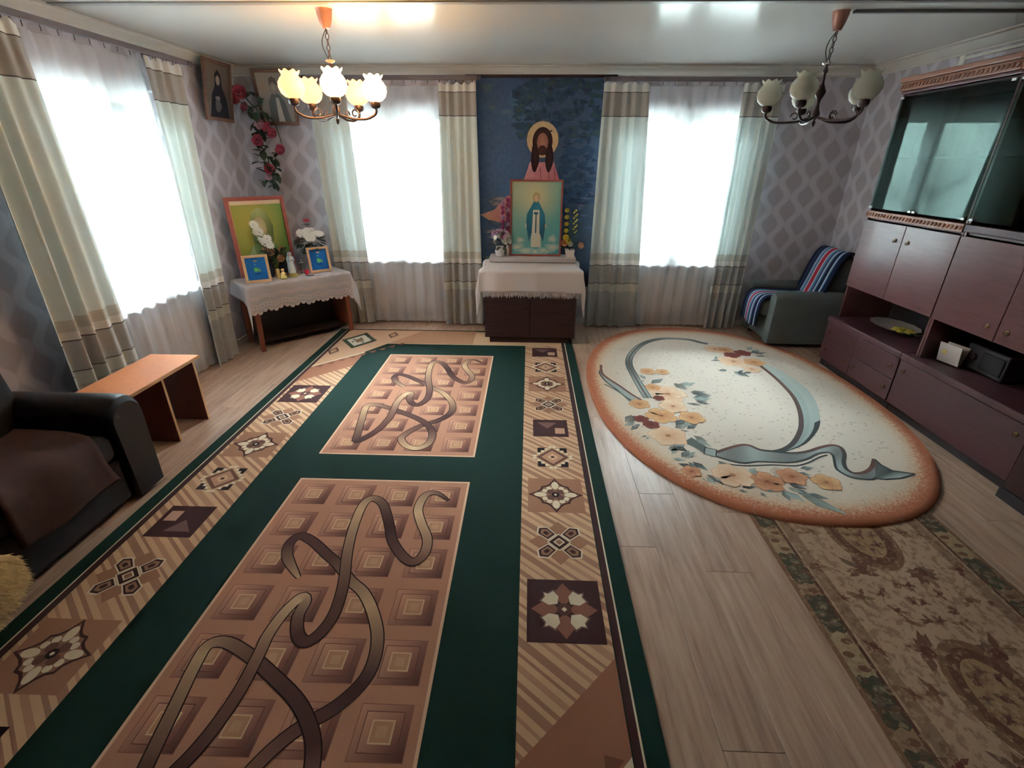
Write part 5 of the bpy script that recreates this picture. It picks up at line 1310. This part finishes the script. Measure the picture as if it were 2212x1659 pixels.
o = MB().tube(spline([(.03 * math.cos(a * .5) + .012 * math.sin(a * 1.7), .018 * math.sin(a * .5) + .01 * math.cos(a), .0025) for a in range(13)], 3), .0022, 6).build('rosary', M['lampmetal']); o.location = on_table(.115, -.14); tag(o, 'dark bead string lying in front of the red cup', 'beads')
o = MB().blim(-.045, .045, -.03, .03, 0, .03, .006).build('soap_box', M['carved']); o.location = on_table(-.085, .0); o.rotation_euler = (0, 0, TA); tag(o, 'small brown box behind the statuette base', 'box')

# bouquets on the table
rg = random.Random(31)
t = thing('flower_vase', 'bouquet of white daisies with one pink rose in glass vase, right of veiled picture', 'flowers', on_table(.265, .10))
MB().lathe([(.03, 0), (.035, .01), (.028, .05), (.034, .13), (.042, .17), (.037, .168), (.024, .05), (.001, .012)], (0, 0, 0), 20).build('vase', M['foil'], t, 50)
stems(t, (0, 0, .03), [(.03 * math.cos(k), .03 * math.sin(k), .3) for k in range(6)])
for k in range(150):
    a, e = rg.uniform(0, 6.283), rg.uniform(-1.1, .25); d = Vector((math.cos(a) * math.cos(e), math.sin(a) * math.cos(e), math.sin(e)))
    put_leaf(t, Vector((0, 0, .30)) + Vector((d.x * .10, d.y * .09, d.z * .095)), .07, d, 'leafdark' if k % 3 else 'leafgrey') if k < 90 else None
for k in range(22):
    a = rg.uniform(0, 6.283); q = math.sqrt(rg.random()) * .135; p = Vector((q * math.cos(a), q * math.sin(a) - .01, .395 - q * q * 3 + rg.uniform(-.02, .01))); put_flower(t, 'daisy', 'white', p, .042, (p.x * 4, p.y * 4 - .6, .8))
for p in ((-.115, -.02, .35), (-.125, .0, .33), (-.10, -.03, .31)): put_flower(t, 'daisy', 'palepink', p, .032, (-.8, -.5, .3))
stems(t, (0, 0, .30), [(.0, 0, .475)]); put_flower(t, 'rose', 'pink', (0, 0, .475), .030, (.1, -.3, 1)); put_flower(t, 'bud', 'palepink', (0, -.005, .462), .024, (0, -.3, 1))
for k in range(6): put_leaf(t, (0, 0, .44), .055, (math.cos(k), math.sin(k), .3), 'leafgrey')
t = thing('flower_vase', 'dark vase of peach artificial flowers in front of the veiled picture', 'flowers', on_table(-.045, .075))
MB().lathe([(.03, 0), (.04, .02), (.045, .07), (.026, .12), (.03, .135), (.024, .13)], (0, 0, 0), 20).build('vase', M['darkvase'], t, 50)
for k in range(46):
    a, e = rg.uniform(0, 6.283), rg.uniform(-.8, 1.2); d = Vector((math.cos(a) * math.cos(e), math.sin(a) * math.cos(e), math.sin(e))); put_leaf(t, Vector((0, -.01, .16)) + d * .055, .07, d, 'leafdark')
for p, r in (((-.085, -.05, .285), .034), ((-.05, -.06, .225), .040), ((-.12, -.03, .25), .03), ((.03, -.06, .165), .034), ((.11, -.05, .155), .036), ((.02, .0, .24), .028)): put_flower(t, 'rose', 'peach', p, r, (p[0] * 3, -1, .5)); stems(t, (0, 0, .1), [tuple(Vector(p) * .97)])
t = thing('flower_vase', 'small vase of blush white blossoms in front of the veiled figure picture', 'flowers', on_table(-.175, .055))
MB().lathe([(.025, 0), (.034, .03), (.034, .09), (.02, .14), (.026, .16), (.02, .155)], (0, 0, 0), 18).build('vase', M['darkvase'], t, 50)
for k in range(15):
    f = k / 14; p = Vector((-.055 + .11 * f + rg.uniform(-.03, .03), -.02, .47 - .18 * f + rg.uniform(-.03, .02))); put_flower(t, 'daisy', 'white', p, .044, (.6 + rg.uniform(-.3, .3), -.8, .5))
stems(t, (0, 0, .10), [(-.05, 0, .44), (0, 0, .38), (.05, 0, .30)])
for k in range(12): put_leaf(t, (-.01 + .01 * (k % 3), -.005, .18 + .018 * k), .075, (math.cos(k * 2.1), -.3, math.sin(k * 1.3) * .4 + .2), 'leafgrey')

# ------------------------------------------------------------------ pictures high in the corner and the rose garland
def hung(name, label, w, h, fw, fm, loc, rz, tilt, dark):
    t, pr = picture(name, label, w, h, fw, .02, fm, loc, rz, -tilt, 'old pictures high in the left corner')
    if dark:
        backdrop(pr, (104, 92, 82), (96, 84, 76), (120, 104, 92), (130, 112, 98), None, None, 4)
        pr.poly([(.12, 0), (.22, .42), (.36, .58), (.38, .80), (.5, .90), (.64, .80), (.66, .58), (.82, .38), (.92, 0)], (42, 40, 50), 3)
        blob(pr, .5, .70, .085, .095, (178, 154, 136), 5); blob(pr, .46, .36, .10, .05, (150, 136, 128), 5, None, 12, .15, 2); blob(pr, .46, .22, .13, .12, (110, 104, 104), 5, None, 14, .1, 4)
    else:
        backdrop(pr, (170, 166, 160), (160, 158, 154), (176, 166, 156), (186, 174, 162), None, None, 4)
        pr.poly([(.2, 0), (.26, .42), (.40, .58), (.62, .58), (.78, .42), (.86, 0)], (112, 116, 116), 3); pr.poly([(.46, 0), (.50, .5), (.60, .5), (.66, 0)], (206, 202, 194), 4)
        blob(pr, .5, .70, .12, .14, (196, 186, 174), 5, (160, 148, 138), 16); pr.poly([(.38, .74), (.40, .88), (.5, .93), (.62, .88), (.64, .74), (.5, .82)], (120, 108, 100), 6)
        blob(pr, .20, .72, .10, .08, (186, 166, 150), 3, None, 12, .1); blob(pr, .80, .72, .10, .08, (186, 166, 150), 3, None, 12, .1)
    pr.build('printed_sheet', M['picture'], t)
hung('old_picture', 'brown-framed old picture of dark robed figure, on the left wall near the corner', .42, .47, .030, M['frame_brown'], (XL + .045, 4.86, 1.98), rad(90), rad(9), True)
hung('old_picture', 'brown-framed pale grey old picture on back wall behind the lit chandelier', .36, .46, .030, M['frame_brown'], (-2.42, YB - .05, 1.975), 0, rad(8), False)
t = thing('rose_garland', 'hanging artificial garland of pink roses and leaves in left corner', 'flowers', (-2.60, 5.17, 1.45))
vine = spline([(-.12, .02, .83), (-.06, 0, .72), (.03, 0, .62), (.02, -.01, .50), (-.02, 0, .36), (.03, 0, .22), (.02, 0, .06), (.03, 0, 0)], 4)
MB().tube(vine, .005, 6).build('vine', M['leafdark'], t); MB().tube(spline([(.03, 0, .62), (.12, 0, .58), (.17, 0, .48), (.19, 0, .36)], 4), .004, 6).build('vine', M['leafdark'], t)
rg = random.Random(77)
for k in range(86):
    p = Vector(vine[int(rg.random() ** .8 * (len(vine) - 1))]) + Vector((rg.uniform(-.07, .09), rg.uniform(-.05, .02), rg.uniform(-.03, .03))); a = rg.uniform(0, 6.283)
    put_leaf(t, p, rg.uniform(.07, .12), (math.cos(a), -.5, math.sin(a) * .8 - .2), rg.choice(['leafdark', 'leafgrey', 'leaf']))
for p, c, r in (((-.10, -.05, .77), 'pink', .062), ((-.15, -.04, .72), 'pink', .045), ((-.07, -.05, .66), 'pink', .040), ((.05, -.06, .52), 'palepink', .045), ((.11, -.06, .49), 'pink', .046), ((.15, -.05, .44), 'pink', .044), ((.0, -.06, .38), 'pink', .050), ((.02, -.05, .355), 'pink', .03), ((.20, -.05, .30), 'pink', .046), ((.05, -.05, .13), 'pink', .046), ((.03, -.05, .06), 'palepink', .03)): put_flower(t, 'rose', c, p, r, (rg.uniform(-.5, .5), -1, rg.uniform(-.2, .6)))

# ------------------------------------------------------------------ chandeliers
M['lit'] = glow('lit_frosted_shade', (255, 206, 140), 6.5)
M['dim'] = glow('dim_amber_shade', (255, 190, 120), 0.42, (250, 222, 186))
def shade_mesh(mat):
    NA = 40
    prof = [(.024, 0), (.044, .006), (.064, .024), (.0745, .052), (.073, .080), (.058, .104), (.048, .113), (.048, .122), (.054, .132), (.058, .138)]
    def wv(r, z, a, j):
        return (r * (1 + (.05 * math.cos(8 * a) * (j - 6) / 3 if j > 6 else 0)), z + (.006 * math.cos(8 * a) if j == 9 else 0))
    m = MB().lathe(prof, (0, 0, 0), NA, 1, 1, wv, False)
    inner = [(r - .0035, z) for r, z in prof[::-1]]
    return m.lathe(prof, (0, 0, 0), NA, 1, 1, wv, False).mesh('lamp_shade', mat, 60)
SHM = {k: shade_mesh(M[k]) for k in ('shade', 'lit', 'dim')}
def chandelier(label, loc, phase, mats, sway, metal, RA=.25):
    t = thing('chandelier', label, 'chandelier', loc, 0, 'five-arm chandeliers')
    sx, sy = sway
    MB().lathe([(.001, -.098), (.022, -.094), (.036, -.06), (.044, -.022), (.046, -.004), (.05, 0)], (0, 0, 0), 24).build('canopy', M['copper'], t, 50)
    zt, zb = -.094, -.265
    for k in range(7):
        f = k / 6; z = zt - .012 + (zb - zt) * f; x, y = sx * f, sy * f
        ring = [(x + (.010 * math.cos(a) if k % 2 else 0), y + (0 if k % 2 else .010 * math.cos(a)), z + .016 * math.sin(a)) for a in (2 * math.pi * q / 10 for q in range(11))]
        MB().tube(ring, .0026, 6, False).build('chain_link', M['lampmetal'], t, 60)
    MB().tube(spline([(0, 0, zt), (-.03, 0, zt - .05), (-.032 + sx * .5, 0, zt - .10), (sx, sy, zb)], 4), .0025, 6).build('cord', M['lampmetal'], t)
    st = MB().lathe([(.001, -.60), (.008, -.592), (.012, -.575), (.006, -.56), (.020, -.545), (.026, -.525), (.016, -.50), (.010, -.47), (.013, -.45), (.027, -.42), (.030, -.405), (.020, -.385), (.009, -.36), (.008, -.31), (.016, -.30), (.012, -.285), (.005, -.27), (.001, -.262)], (sx, sy, 0), 20).build('stem', M['lampmetal'], t, 50)
    MB().lathe([(.008, -.27), (.026, -.262), (.030, -.255), (.012, -.25)], (sx, sy, 0), 18).build('finial_cup', M[metal], t, 50)
    for k in range(5):
        a = phase + 2 * math.pi * k / 5; c, s = math.cos(a), math.sin(a)
        pts = spline([(.015, -.545), (.06, -.556), (.11, -.568), (RA - .07, -.568), (RA - .02, -.55), (RA, -.53), (RA, -.505)], 4)
        am = MB().tube([(sx + r * c, sy + r * s, z) for r, z in pts], .0075, 8).build('arm', M['lampmetal'], t, 60)
        cur = [(sx + (.115 + .024 * math.cos(q) * (1 - .1 * q)) * c, sy + (.115 + .024 * math.cos(q) * (1 - .1 * q)) * s, -.538 + .026 * math.sin(q) * (1 - .1 * q)) for q in [x * .5 for x in range(12)]]
        MB().tube(cur, .0048, 6).build('scroll', M['lampmetal'], am, 60)
        x, y = sx + RA * c, sy + RA * s
        cp = MB().lathe([(.008, -.512), (.024, -.506), (.031, -.494), (.030, -.474), (.022, -.470)], (x, y, 0), 18).build('lamp_cup', M['lampmetal'], t, 50)
        sh = obj('lamp_shade', SHM[mats[k]], t); sh.location = (x, y, -.470)
        if mats[k] == 'lit': sh['label'] = 'brightly lit white glass shade'
    return t
chandelier('lit chandelier with glowing scalloped glass shades hanging near left corner', (-1.225, 3.46, ZC), rad(2), ['lit', 'dim', 'dim', 'dim', 'lit'], (-.0, 0), 'copper')
chandelier('unlit bronze chandelier with cream glass shades hanging near the glass cabinet', (1.80, 3.54, ZC), rad(9), ['shade'] * 5, (-.012, .0), 'silver', .285)
